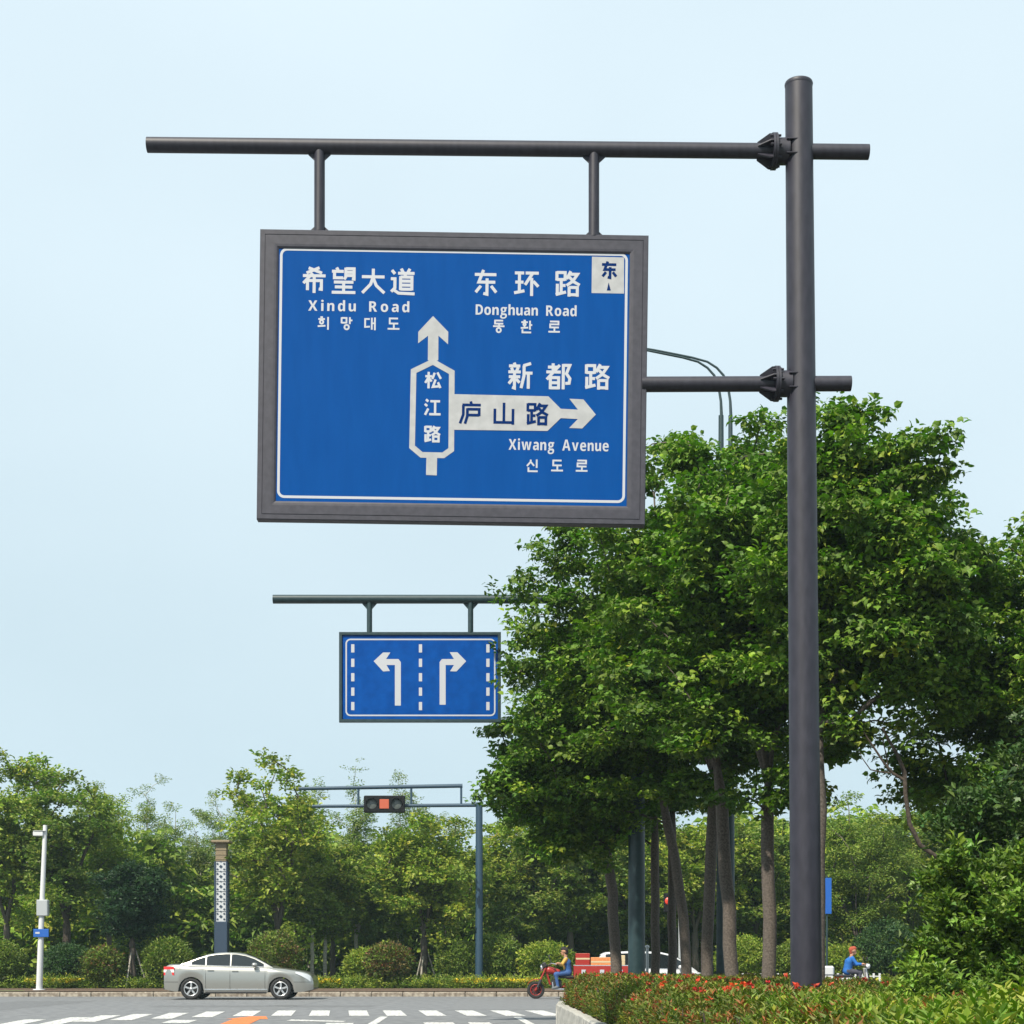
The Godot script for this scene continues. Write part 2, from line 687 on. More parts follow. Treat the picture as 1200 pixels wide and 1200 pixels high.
	var spread: float = spec.spread
	for c in tip_chains:
		var tone := rng.randf_range(0.86, 1.14)
		var tn: Vector3 = pos[c[-1]]
		var bs: Vector3 = pos[c[0]]
		var per := int(spec.per * rng.randf_range(0.6, 1.4))
		for i in per:
			var t := rng.randf_range(0.35, 1.08)
			var p := bs.lerp(tn, t)
			if t > 0.5:
				p = tn + (tn - bs).normalized() * (t - 0.9) * spread
			var g := Vector3(rng.randfn(), rng.randfn() * spec.get("flat", 0.5), rng.randfn()) * spread * 0.6
			p += g
			p.y -= Vector2(g.x, g.z).length_squared() * spec.get("droop", 0.35)
			var col := leaf_color(spec.pal)
			items.append([Transform3D(turned(0.6, spec.get("size", 1.0) * rng.randf_range(0.75, 1.25)), p), Color(col.r * tone, col.g * tone, col.b * tone)])
	scatter("crown", clumps[spec.clump], spec.get("leaf", M.leaf), items, o).set_meta("kind", "stuff")


# ------------------------------------------------------------------ setting
func sheet(called: String, x0: float, x1: float, d0: float, d1: float, y: float, m: Material) -> MeshInstance3D:
	var s := begin(false)
	quad(s, Vector3(x0, y, -d0), Vector3(x1, y, -d0), Vector3(x1, y, -d1), Vector3(x0, y, -d1))
	var o := obj(called, s, m)
	o.set_meta("kind", "structure")
	return o


const ISLAND := [Vector2(1.50, -3.0), Vector2(1.36, 6.0), Vector2(1.22, 12.0), Vector2(1.06, 19.0), Vector2(0.93, 24.5), Vector2(0.84, 28.2), Vector2(0.92, 29.6), Vector2(1.25, 30.8), Vector2(1.85, 31.8), Vector2(2.75, 32.6), Vector2(4.2, 33.2), Vector2(6.4, 33.4), Vector2(7.6, 33.0), Vector2(8.2, 32.0), Vector2(8.3, 30.0), Vector2(8.3, 12.0), Vector2(8.3, -3.0)]


func build_setting() -> void:
	sheet("ground", -700, 700, -300, 1500, 0.0, M.lawn)
	sheet("road", -90, 90, -20, 52.0, 0.004, M.asphalt)
	# far verge: a raised bank of earth behind a kerb
	var s := begin(true)
	var nz := FastNoiseLite.new()
	nz.seed = 4
	nz.frequency = 0.15
	var cols := 90
	var rows := 14
	var grid := []
	for j in rows + 1:
		var row := []
		for i in cols + 1:
			var x := lerpf(-90, 90, float(i) / cols)
			var dd := lerpf(52.16, 120.0, pow(float(j) / rows, 2.0))
			var y := 0.145 + smoothstep(52.5, 60.0, dd) * 0.35 + (0.12 * nz.get_noise_2d(x, dd) if j > 0 else 0.0)
			row.append(Vector3(x, y, -dd))
		grid.append(row)
	for j in rows:
		for i in cols:
			quad(s, grid[j][i], grid[j][i + 1], grid[j + 1][i + 1], grid[j + 1][i])
	obj("verge", s, M.lawn).set_meta("kind", "structure")
	s = begin(false)
	quad(s, Vector3(-90, 0.17, -52.17), Vector3(90, 0.17, -52.17), Vector3(90, 0.24, -54.0), Vector3(-90, 0.24, -54.0))
	obj("soil_strip", s, M.soil).set_meta("kind", "structure")
	# far kerb, stone by stone
	var kerb := Node3D.new()
	kerb.name = "far_kerb"
	kerb.set_meta("kind", "structure")
	add_child(kerb)
	var stones := []
	for v in 3:
		s = begin(false)
		box(s, Vector3.ZERO, Vector3(0.988, 0.30, 0.16), 0.02)
		stones.append(done(s))
	rng.seed = 71
	for i in range(-26, 27):
		var k := put("kerb_stone", stones[i % 3], M.kerb, kerb, Vector3(i + rng.randf_range(-0.004, 0.004), 0.0 + rng.randf_range(-0.006, 0.006), -52.08))
		k.rotation.y = rng.randf_range(-0.004, 0.004)
	# planted island: kerb stones around a bed of earth
	var island := Node3D.new()
	island.name = "island"
	island.set_meta("kind", "structure")
	add_child(island)
	var poly := PackedVector2Array()
	for p in ISLAND:
		poly.append(Vector2(p.x, -p.y))
	s = begin(false)
	var flat_to := Transform3D(Basis(Vector3(1, 0, 0), Vector3(0, 0, 1), Vector3(0, -1, 0)), Vector3.ZERO)
	var inner: PackedVector2Array = Geometry2D.offset_polygon(poly, -0.1)[0]
	extrude(s, inner, -0.34, -0.02, flat_to)
	obj("bed", s, M.soil, island)
	# stones along the kerb line
	s = begin(false)
	box(s, Vector3(0, 0.2, 0), Vector3(0.472, 0.42, 0.14), 0.022)
	var stone := done(s)
	var carry := 0.25
	for i in ISLAND.size() - 2:
		var a := Vector3(ISLAND[i].x, 0, -ISLAND[i].y)
		var b := Vector3(ISLAND[i + 1].x, 0, -ISLAND[i + 1].y)
		var ln := a.distance_to(b)
		var dir := (b - a) / ln
		while carry < ln:
			var p := a + dir * carry
			if p.z < -7.0:
				var k := put("kerb_stone", stone, M.concrete, island, p + Vector3(0, rng.randf_range(-0.008, 0.008), 0))
				k.rotation.y = atan2(-dir.z, dir.x) + rng.randf_range(-0.01, 0.01)
			carry += 0.5
		carry -= ln
	# mended patches in the carriageway
	for q in [[-9.0, -3.5, 40.2, 41.6, 0], [-1.5, 0.9, 37.9, 47.0, 1], [-14.0, -11.8, 33.0, 46.0, 0], [-6.2, -5.4, 38.5, 51.0, 1], [2.5, 14.0, 43.0, 44.1, 0]]:
		var pa := sheet("road_patch", q[0], q[1], q[2], q[3], 0.0065, M.patch if q[4] == 0 else M.patch_dark)
	# far tree line on rising ground, seen through gaps
	s = begin(true)
	var pts := []
	rng.seed = 72
	for i in 61:
		var x := lerpf(-500, 500, i / 60.0)
		pts.append([Vector3(x, -1, -620), Vector3(x, 16.0 + 9.0 * sin(x * 0.011 + 1.0) + rng.randf_range(-1.5, 1.5), -680), Vector3(x, -1, -760)])
	for i in 60:
		quad(s, pts[i][0], pts[i + 1][0], pts[i + 1][1], pts[i][1])
		quad(s, pts[i][1], pts[i + 1][1], pts[i + 1][2], pts[i][2])
	obj("hills", s, M.lawn).set_meta("kind", "structure")


func mark(s: SurfaceTool, a: Vector2, b: Vector2, w: float, y := 0.009) -> void:
	# a painted strip from a to b (x, distance), w wide across x
	quad(s, Vector3(a.x - w * 0.5, y, -a.y), Vector3(a.x + w * 0.5, y, -a.y), Vector3(b.x + w * 0.5, y, -b.y), Vector3(b.x - w * 0.5, y, -b.y))


func build_markings() -> void:
	var cross := Node3D.new()
	cross.name = "crosswalk"
	cross.set_meta("kind", "structure")
	add_child(cross)
	var slope := -0.105
	# [pixel column, distance]
	for st in [[20.0, 29.8], [77.0, 31.0], [115.0, 32.2], [155.0, 33.0], [200.0, 33.8], [245.0, 34.7], [290.0, 35.3], [333.0, 35.5], [375.0, 35.5], [420.0, 35.5], [462.0, 35.5], [506.0, 35.5], [551.0, 35.5], [594.0, 35.5], [637.0, 35.5]]:
		var d: float = st[1]
		var x := side(st[0], d)
		var s := begin(false)
		mark(s, Vector2(x - slope * 1.8, d - 1.8), Vector2(x + slope * 1.8, d + 1.8), 0.42)
		obj("stripe", s, M.paint, cross)
	var lines := Node3D.new()
	lines.name = "road_markings"
	lines.set_meta("kind", "structure")
	add_child(lines)
	var s := begin(false)
	var x0 := side(338, 31.2)
	quad(s, Vector3(x0, 0.009, -30.9), Vector3(side(408, 31.2), 0.009, -30.3), Vector3(side(408, 31.2), 0.009, -30.8), Vector3(x0, 0.009, -31.6))
	obj("stop_line", s, M.paint, lines)
	s = begin(false)
	mark(s, Vector2(-2.30, 20.0), Vector2(-2.62, 33.2), 0.16)
	obj("lane_line", s, M.paint, lines)
	s = begin(false)
	mark(s, Vector2(side(628, 28), 28.0), Vector2(side(606, 33), 33.0), 0.15)
	obj("edge_line", s, M.paint, lines)
	for q in [[512.0, 29.6, 0.55], [560.0, 29.6, 0.4], [395.0, 29.3, 0.5], [210.0, 30.8, 0.5]]:
		s = begin(false)
		var xx := side(q[0], q[1])
		mark(s, Vector2(xx + 0.12, q[1] - 1.0), Vector2(xx, q[1] + 0.5), q[2])
		obj("lane_mark", s, M.paint, lines)
	s = begin(false)
	var ox := side(284, 31.3)
	mark(s, Vector2(ox + 0.25, 28.6), Vector2(ox, 31.8), 0.52)
	quad(s, Vector3(ox - 0.42, 0.009, -31.8), Vector3(ox + 0.42, 0.009, -31.8), Vector3(ox + 0.14, 0.009, -33.4), Vector3(ox - 0.16, 0.009, -33.4))
	obj("orange_arrow", s, M.orange_paint, lines)


# ------------------------------------------------------------------ lettering
const GLYPHS := {
	"希": [[70, 4, 20, 24], [28, 5, 80, 24], [6, 34, 94, 34], [44, 24, 8, 62], [24, 50, 24, 88], [24, 52, 78, 52, 78, 84, 68, 83], [50, 38, 50, 98]],
	"望": [[22, 2, 28, 12], [4, 16, 50, 16], [14, 16, 14, 40, 48, 40], [58, 2, 58, 36, 52, 46], [58, 6, 90, 6, 90, 44, 82, 43], [58, 19, 90, 19], [58, 31, 90, 31], [12, 56, 88, 56], [16, 74, 84, 74], [4, 94, 96, 94], [50, 56, 50, 94]],
	"大": [[6, 34, 94, 34], [50, 4, 50, 34, 40, 62, 8, 94], [50, 38, 62, 66, 94, 94]],
	"道": [[44, 2, 52, 16], [78, 2, 70, 16], [32, 19, 96, 19], [62, 19, 58, 32], [42, 30, 42, 82], [42, 33, 86, 33, 86, 82], [42, 48, 86, 48], [42, 63, 86, 63], [42, 78, 86, 78], [8, 8, 20, 22], [4, 40, 20, 40, 20, 74, 6, 88], [14, 80, 34, 93, 97, 95]],
	"东": [[8, 20, 92, 20], [42, 3, 24, 48, 88, 48], [56, 34, 56, 93, 42, 90], [32, 62, 12, 86], [72, 62, 92, 86]],
	"环": [[4, 12, 40, 12], [6, 46, 38, 46], [2, 86, 42, 78], [22, 12, 22, 82], [46, 12, 97, 12], [74, 12, 44, 56], [70, 30, 70, 97], [76, 42, 96, 62]],
	"路": [[8, 4, 8, 38], [8, 8, 40, 8, 40, 38], [8, 34, 40, 34], [25, 34, 25, 84], [25, 56, 42, 56], [10, 50, 10, 88], [4, 90, 44, 80], [62, 3, 46, 32], [58, 14, 88, 14, 70, 40, 46, 56], [56, 24, 74, 42, 97, 54], [56, 60, 56, 97], [56, 63, 88, 63, 88, 97], [56, 90, 88, 90]],
	"新": [[26, 2, 30, 12], [6, 14, 50, 14], [16, 20, 21, 33], [42, 19, 36, 33], [4, 36, 52, 36], [6, 54, 50, 54], [28, 36, 28, 96, 19, 93], [22, 60, 6, 80], [34, 62, 48, 76], [92, 4, 62, 13], [65, 12, 65, 50, 54, 96], [65, 40, 98, 40], [82, 40, 82, 98]],
	"都": [[8, 16, 50, 16], [28, 2, 28, 34], [2, 34, 58, 34], [54, 8, 4, 62], [18, 52, 18, 98], [18, 55, 50, 55, 50, 98], [18, 74, 50, 74], [18, 93, 50, 93], [68, 4, 68, 98], [68, 9, 93, 9, 80, 40, 94, 58, 91, 75, 76, 76]],
	"松": [[4, 28, 44, 28], [24, 3, 24, 97], [24, 34, 4, 66], [26, 38, 42, 58], [60, 8, 46, 44], [76, 6, 97, 42], [66, 46, 50, 88, 92, 84], [80, 62, 95, 94]],
	"江": [[10, 6, 24, 18], [3, 32, 18, 44], [5, 94, 24, 58], [36, 16, 94, 16], [65, 16, 65, 90], [30, 90, 98, 90]],
	"庐": [[50, 2, 54, 14], [14, 17, 95, 17], [18, 17, 18, 58, 4, 96], [36, 35, 88, 35, 88, 64], [36, 60, 88, 60], [36, 31, 36, 64, 26, 97]],
	"山": [[50, 4, 50, 88], [10, 30, 10, 88, 90, 88], [90, 30, 90, 97]],
	"희": [[24, 4, 44, 4], [8, 18, 60, 18], ["o", 34, 40, 13], [4, 72, 64, 68], [84, 2, 84, 98]],
	"망": [[8, 4, 8, 48], [8, 8, 46, 8, 46, 48], [8, 44, 46, 44], [72, 2, 72, 54], [72, 26, 92, 26], ["o", 48, 77, 17]],
	"대": [[46, 14, 10, 14, 10, 74, 48, 71], [62, 4, 62, 94], [86, 2, 86, 98], [62, 46, 86, 46]],
	"도": [[84, 8, 20, 8, 20, 46, 86, 46], [52, 46, 52, 86], [4, 86, 96, 86]],
	"동": [[84, 4, 20, 4, 20, 28, 86, 28], [52, 28, 52, 46], [4, 48, 96, 48], ["o", 50, 78, 17]],
	"환": [[26, 2, 44, 2], [8, 14, 60, 14], ["o", 34, 31, 9], [34, 42, 34, 56], [4, 60, 64, 56], [78, 2, 78, 72], [78, 36, 96, 36], [18, 70, 18, 94, 88, 94]],
	"로": [[16, 6, 84, 6, 84, 28, 18, 28, 18, 52, 88, 52], [52, 52, 52, 86], [4, 86, 96, 86]],
	"신": [[36, 4, 34, 22, 6, 54], [36, 22, 62, 52], [82, 2, 82, 68], [18, 64, 18, 94, 90, 94]],
}


func stroke(s: SurfaceTool, pts: PackedVector2Array, w: float, z: float, closed := false) -> void:
	var n := pts.size()
	var l := PackedVector2Array()
	var r := PackedVector2Array()
	for i in n:
		var d0 := Vector2.ZERO
		var d1 := Vector2.ZERO
		if i > 0 or closed:
			d0 = (pts[i] - pts[(i - 1 + n) % n]).normalized()
		if i < n - 1 or closed:
			d1 = (pts[(i + 1) % n] - pts[i]).normalized()
		if d0 == Vector2.ZERO:
			d0 = d1
		if d1 == Vector2.ZERO:
			d1 = d0
		var m := (d0 + d1).normalized()
		var k := w * 0.5 / maxf(m.dot(d0), 0.45)
		var nn := Vector2(-m.y, m.x) * k
		l.append(pts[i] + nn)
		r.append(pts[i] - nn)
	for i in (n if closed else n - 1):
		var j := (i + 1) % n
		quad(s, Vector3(r[i].x, r[i].y, z), Vector3(r[j].x, r[j].y, z), Vector3(l[j].x, l[j].y, z), Vector3(l[i].x, l[i].y, z))


func glyph(ch: String, center: Vector2, w: float, h: float, thick: float, z: float, m: Material, parent: Node) -> void:
	var s := begin(false)
	var k := 0
	for st in GLYPHS[ch]:
		var pts := PackedVector2Array()
		var closed := false
		if st[0] is String:
			closed = true
			for i in 14:
				var a := -TAU * i / 14.0
				pts.append(Vector2((st[1] + cos(a) * st[3] - 50) / 100.0 * w, -(st[2] + sin(a) * st[3] - 50) / 100.0 * h) + center)
		else:
			for i in range(0, st.size(), 2):
				pts.append(Vector2((st[i] - 50) / 100.0 * w, -(st[i + 1] - 50) / 100.0 * h) + center)
		stroke(s, pts, thick, z + k * 0.00012, closed)
		k += 1
	obj("character", s, m, parent)


func latin(text: String, center: Vector2, width: float, cap: float, z: float, m: Material, parent: Node, gap: float) -> void:
	var f := SystemFont.new()
	f.font_names = PackedStringArray(["Droid Sans"])
	f.font_weight = 700
	var tm := TextMesh.new()
	tm.text = text
	tm.font = f
	tm.font_size = 64
	tm.pixel_size = 0.01
	tm.depth = 0.02
	# letters one by one, so that they stand apart as on the sign
	var widths := []
	var total := 0.0
	var meshes := []
	for c in text:
		if c == " ":
			widths.append(0.26)
			meshes.append(null)
		else:
			var t2: TextMesh = tm.duplicate()
			t2.text = c
			t2.horizontal_alignment = HORIZONTAL_ALIGNMENT_LEFT
			t2.vertical_alignment = VERTICAL_ALIGNMENT_BOTTOM
			widths.append(t2.get_aabb().size.x)
			meshes.append(t2)
		total += widths[-1] + gap
	total -= gap
	var kx := width / total
	var ref: TextMesh = tm.duplicate()
	ref.text = "X"
	ref.horizontal_alignment = HORIZONTAL_ALIGNMENT_LEFT
	ref.vertical_alignment = VERTICAL_ALIGNMENT_BOTTOM
	var cap_box := ref.get_aabb()
	var ky := cap / cap_box.size.y
	var x := center.x - width * 0.5
	for i in meshes.size():
		if meshes[i] != null:
			var o := put("letter", meshes[i], m, parent)
			var box3: AABB = meshes[i].get_aabb()
			o.scale = Vector3(kx, ky, 0.1)
			o.position = Vector3(x - box3.position.x * kx, center.y - cap * 0.5 - cap_box.position.y * ky, z)
		x += (widths[i] + gap) * kx


func shape(called: String, pts: Array, z: float, m: Material, parent: Node, to: Callable, depth := 0.0) -> MeshInstance3D:
	var poly := PackedVector2Array()
	for p in pts:
		poly.append(to.call(p[0], p[1]))
	var s := begin(false)
	extrude(s, poly, z - depth, z)
	return obj(called, s, m, parent)


func ring(called: String, w: float, h: float, rad: float, t: float, z: float, m: Material, parent: Node, c := Vector2.ZERO) -> void:
	var pts := PackedVector2Array()
	for q in [[1, 1, 0], [-1, 1, 1], [-1, -1, 2], [1, -1, 3]]:
		for i in 7:
			var a: float = PI * 0.5 * (q[2] + i / 6.0)
			pts.append(c + Vector2(q[0] * (w * 0.5 - rad), q[1] * (h * 0.5 - rad)) + Vector2(cos(a), sin(a)) * rad)
	var s := begin(false)
	stroke(s, pts, t, z, true)
	obj(called, s, m, parent)


func frame_bars(parent: Node, w: float, h: float, prof: Array, m: Material, called: String) -> void:
	# a mitred frame from a profile of (inset, z) points, one bar to a side
	for q in 4:
		var s := begin(false)
		for i in prof.size() - 1:
			var a: Vector2 = prof[i]
			var b: Vector2 = prof[i + 1]
			var pa := Vector2(w * 0.5 - a.x, h * 0.5 - a.x)
			var pb := Vector2(w * 0.5 - b.x, h * 0.5 - b.x)
			match q:
				0: quad(s, Vector3(-pa.x, pa.y, a.y), Vector3(-pb.x, pb.y, b.y), Vector3(pb.x, pb.y, b.y), Vector3(pa.x, pa.y, a.y))
				1: quad(s, Vector3(pa.x, pa.y, a.y), Vector3(pb.x, pb.y, b.y), Vector3(pb.x, -pb.y, b.y), Vector3(pa.x, -pa.y, a.y))
				2: quad(s, Vector3(pa.x, -pa.y, a.y), Vector3(pb.x, -pb.y, b.y), Vector3(-pb.x, -pb.y, b.y), Vector3(-pa.x, -pa.y, a.y))
				3: quad(s, Vector3(-pa.x, -pa.y, a.y), Vector3(-pb.x, -pb.y, b.y), Vector3(-pb.x, pb.y, b.y), Vector3(-pa.x, pa.y, a.y))
		obj(called, s, m, parent)


func collar(parent: Node, center: Vector3, r_arm: float, x_flange: float, x_pole: float, x_arm: float) -> void:
	# bolted flange joining the arm to a stub on the pole
	var k := Node3D.new()
	k.name = "flange"
	parent.add_child(k, true)
	k.position = center
	var s := begin(true)
	rod(s, Vector3(x_flange, 0, 0), Vector3(x_pole, 0, 0), r_arm * 1.75, -1, 20)
	obj("stub", s, M.pole, k)
	s = begin(true)
	rod(s, Vector3(x_flange - 0.022, 0, 0), Vector3(x_flange - 0.002, 0, 0), r_arm * 2.35, -1, 24)
	obj("plate", s, M.pole, k)
	s = begin(true)
	rod(s, Vector3(x_flange + 0.001, 0, 0), Vector3(x_flange + 0.022, 0, 0), r_arm * 2.35, -1, 24)
	obj("plate", s, M.pole, k)
	for i in 6:
		var a := TAU * i / 6.0 + 0.26
		s = begin(false)
		var b := Basis(Vector3.RIGHT, a)
		extrude(s, PackedVector2Array([Vector2(x_arm, r_arm * 0.9), Vector2(x_flange - 0.022, r_arm * 0.9), Vector2(x_flange - 0.022, r_arm * 2.25), Vector2(x_flange - 0.045, r_arm * 2.25), Vector2(x_arm, r_arm * 1.15)]), -0.006, 0.006, Transform3D(b, Vector3.ZERO))
		obj("gusset", s, M.pole, k)
	for i in 8:
		var a := TAU * i / 8.0
		s = begin(false)
		rod(s, Vector3(x_flange - 0.05, cos(a) * r_arm * 2.05, sin(a) * r_arm * 2.05), Vector3(x_flange + 0.05, cos(a) * r_arm * 2.05, sin(a) * r_arm * 2.05), 0.011, -1, 6)
		obj("bolt", s, M.pole, k)
	# saddle plates welded to the pole
	for sy in [-1.0, 1.0]:
		s = begin(false)
		box(s, Vector3(x_pole * 0.55, sy * r_arm * 0.95, 0.0), Vector3(absf(x_pole) * 1.5, 0.012, r_arm * 3.6), 0.003)
		obj("saddle", s, M.pole, k)


func build_direction_sign() -> void:
	var d := 14.6
	var k := d / FOCAL
	var foot := at(943.0, 0, d)
	foot.y = 0.30
	var o := thing("direction_sign", "large blue road sign with white Chinese names hanging from a tall grey pole", "road sign", foot)
	var to_local := func(px, py): return at(px, py, d) - foot
	# pole, leaning a hair
	var top: Vector3 = to_local.call(936.0, 99.0, )
	var base := Vector3(0.02, 0, 0)
	var s := begin(true)
	var pts := []
	var rad := []
	for i in 9:
		pts.append(base.lerp(top, i / 8.0))
		rad.append(lerpf(0.142, 0.122, i / 8.0))
	tube(s, pts, rad, 40)
	obj("pole", s, M.pole, o)
	s = begin(true)
	var dirp := (top - base).normalized()
	lathe(s, [Vector2(0.124, -0.02), Vector2(0.127, 0.0), Vector2(0.122, 0.014), Vector2(0.08, 0.026), Vector2(0.0, 0.03)], 36, Transform3D(Basis(Vector3.FORWARD, 0.007), top))
	obj("cap", s, M.pole, o)
	s = begin(false)
	box(s, Vector3(0.02, 0.015, 0), Vector3(0.55, 0.03, 0.55), 0.004)
	obj("base_plate", s, M.pole, o)
	# arms
	var r_arm := 8.6 * k
	s = begin(true)
	var a0: Vector3 = to_local.call(172.5, 169.8)
	var a1: Vector3 = to_local.call(1018.0, 178.2)
	rod(s, a0, a1, r_arm, -1, 24)
	obj("upper_arm", s, M.pole, o)
	s = begin(true)
	var b0: Vector3 = to_local.call(752.0, 450.5)
	var b1: Vector3 = to_local.call(997.0, 449.5)
	rod(s, b0, b1, r_arm * 1.02, -1, 24)
	obj("lower_arm", s, M.pole, o)
	for q in [[939.0, 177.5], [942.0, 449.8]]:
		collar(o, to_local.call(q[0], q[1]), r_arm, -32.0 * k, -15.0 * k, -52.0 * k)
	# hangers with little gussets
	for q in [[374.5, 172.0, 272.0], [696.0, 175.0, 278.0]]:
		var hk := Node3D.new()
		hk.name = "hanger"
		o.add_child(hk, true)
		hk.position = to_local.call(q[0], q[1])
		var ln: float = (q[2] - q[1]) * k
		s = begin(true)
		rod(s, Vector3.ZERO, Vector3(0, -ln, 0), 6.3 * k, -1, 20)
		obj("tube", s, M.pole, hk)
		for sx in [-1.0, 1.0]:
			s = begin(false)
			extrude(s, PackedVector2Array([Vector2(sx * 5.5 * k, -r_arm * 0.8), Vector2(sx * 13.0 * k, -r_arm * 0.8), Vector2(sx * 13.0 * k, -r_arm - 0.008), Vector2(sx * 6.0 * k, -r_arm - 7.5 * k)]), -0.006, 0.006)
			obj("gusset", s, M.pole, hk)
			s = begin(false)
			extrude(s, PackedVector2Array([Vector2(sx * 5.5 * k, -ln), Vector2(sx * 11.5 * k, -ln), Vector2(sx * 11.5 * k, -ln + 0.008), Vector2(sx * 6.0 * k, -ln + 6.0 * k)]), -0.006, 0.006)
			obj("gusset", s, M.pole, hk)
	# the panel
	var panel := Node3D.new()
	panel.name = "panel"
	o.add_child(panel)
	var mid: Vector3 = to_local.call(530.8, 444.3)
	panel.position = mid
	panel.rotation = Vector3(0, deg_to_rad(0.5), deg_to_rad(-0.72))
	var ca := cos(deg_to_rad(0.72))
	var sa := sin(deg_to_rad(0.72))
	var to := func(px, py):
		var dx: float = (px - 530.8) * k
		var dy: float = -(py - 444.3) * k
		return Vector2(dx * ca - dy * sa, dx * sa + dy * ca)
	var W := 453.5 * k
	var H := 338.5 * k
	frame_bars(panel, W, H, [Vector2(0.012, -0.06), Vector2(0.0, -0.055), Vector2(0.0, 0.048), Vector2(0.006, 0.055), Vector2(0.044, 0.055), Vector2(0.046, 0.051), Vector2(0.049, 0.051), Vector2(0.051, 0.056), Vector2(0.130, 0.056), Vector2(0.150, 0.054), Vector2(0.166, 0.045), Vector2(0.168, 0.030)], M.frame, "frame_bar")
	s = begin(false)
	box(s, Vector3(0, 0, -0.012), Vector3(W - 0.03, H - 0.03, 0.085), 0.0)
	obj("backing", s, M.blue_deep, panel)
	s = begin(false)
	box(s, Vector3(0, 0, 0.037), Vector3(410.0 * k, 295.0 * k, 0.006), 0.0)
	var face := obj("face", s, M.blue, panel)
	var z := 0.0412
	ring("border", 403.5 * k, 289.0 * k, 7.0 * k, 3.0 * k, z, M.white_film, panel, to.call(530.6, 442.0))
	# compass tab
	shape("tab", [[693.5, 302.5], [731.0, 303.2], [731.0, 345.5], [693.0, 345.0]], z, M.grey_film, panel, to)
	glyph("东", to.call(713.5, 318.0), 20.0 * k, 21.0 * k, 3.2 * k, z + 0.001, M.blue_ink, panel)
	shape("tab_arrow", [[713.0, 332.5], [715.5, 342.0], [710.8, 342.0]], z + 0.001, M.blue_ink, panel, to)
	# main characters
	var big := 30.0 * k
	var i := 0
	for ch in "希望大道":
		glyph(ch, to.call(369.0 + 34.4 * i, 331.0 + 0.5 * i), big, big * 1.05, 3.5 * k, z, M.white_film, panel)
		i += 1
	i = 0
	for ch in "东环路":
		glyph(ch, to.call(569.0 + 48.0 * i, 333.3 + 0.6 * i), big, big * 1.05, 3.5 * k, z, M.white_film, panel)
		i += 1
	i = 0
	for ch in "新都路":
		glyph(ch, to.call(609.5 + 45.0 * i, 442.0 + 0.6 * i), big, big * 1.05, 3.5 * k, z, M.white_film, panel)
		i += 1
	i = 0
	for ch in "희망대도":
		glyph(ch, to.call(380.0 + 27.2 * i, 381.5 + 0.2 * i), 15.0 * k, 15.5 * k, 2.0 * k, z, M.white_film, panel)
		i += 1
	i = 0
	for ch in "동환로":
		glyph(ch, to.call(584.5 + 32.4 * i, 384.5 + 0.3 * i), 14.5 * k, 15.0 * k, 2.0 * k, z, M.white_film, panel)
		i += 1
	i = 0
	for ch in "신도로":
		glyph(ch, to.call(624.0 + 28.7 * i, 547.0 + 0.3 * i), 15.0 * k, 15.0 * k, 2.0 * k, z, M.white_film, panel)
		i += 1
	latin("Xindu Road", to.call(421.0, 361.5), 118.0 * k, 12.0 * k, z, M.white_film, panel, 0.16)
	latin("Donghuan Road", to.call(616.5, 365.5), 118.0 * k, 12.0 * k, z, M.white_film, panel, 0.07)
	latin("Xiwang Avenue", to.call(654.5, 523.0), 117.0 * k, 12.5 * k, z, M.white_film, panel, 0.08)
	# junction diagram
	shape("up_arrow", [[507.7, 372.5], [525.5, 391.0], [525.2, 405.5], [514.0, 395.5], [513.8, 424.0], [507.4, 427.0], [501.6, 424.0], [501.9, 395.5], [490.2, 404.5], [490.5, 391.0]], z, M.grey_film, panel, to)
	var loop := PackedVector2Array()
	for p in [[507.6, 426.0], [529.6, 438.3], [529.0, 528.6], [519.6, 535.3], [494.2, 534.8], [483.2, 525.5], [485.0, 437.0]]:
		loop.append(to.call(p[0], p[1]))
	s = begin(false)
	stroke(s, loop, 6.6 * k, z + 0.0006, true)
	obj("junction_box", s, M.grey_film, panel)
	shape("stem", [[500.0, 537.0], [512.5, 537.2], [512.0, 558.8], [499.5, 558.3]], z + 0.0012, M.grey_film, panel, to)
	shape("right_arrow", [[531.0, 463.8], [642.5, 466.0], [657.0, 480.5], [677.0, 481.5], [667.0, 468.8], [683.5, 469.5], [698.0, 487.2], [682.0, 503.5], [666.8, 503.0], [677.0, 492.5], [657.0, 491.5], [641.5, 506.5], [531.0, 505.5]], z + 0.0018, M.grey_film, panel, to)
	i = 0
	for ch in "松江路":
		glyph(ch, to.call(507.6 - 0.4 * i, 447.5 + 31.6 * i), 19.5 * k, 20.5 * k, 2.7 * k, z, M.white_film, panel)
		i += 1
	i = 0
	for ch in "庐山路":
		glyph(ch, to.call(551.5 + 39.0 * i, 485.5 + 0.8 * i), 26.5 * k, 27.5 * k, 3.2 * k, z + 0.003, M.blue_ink, panel)
		i += 1


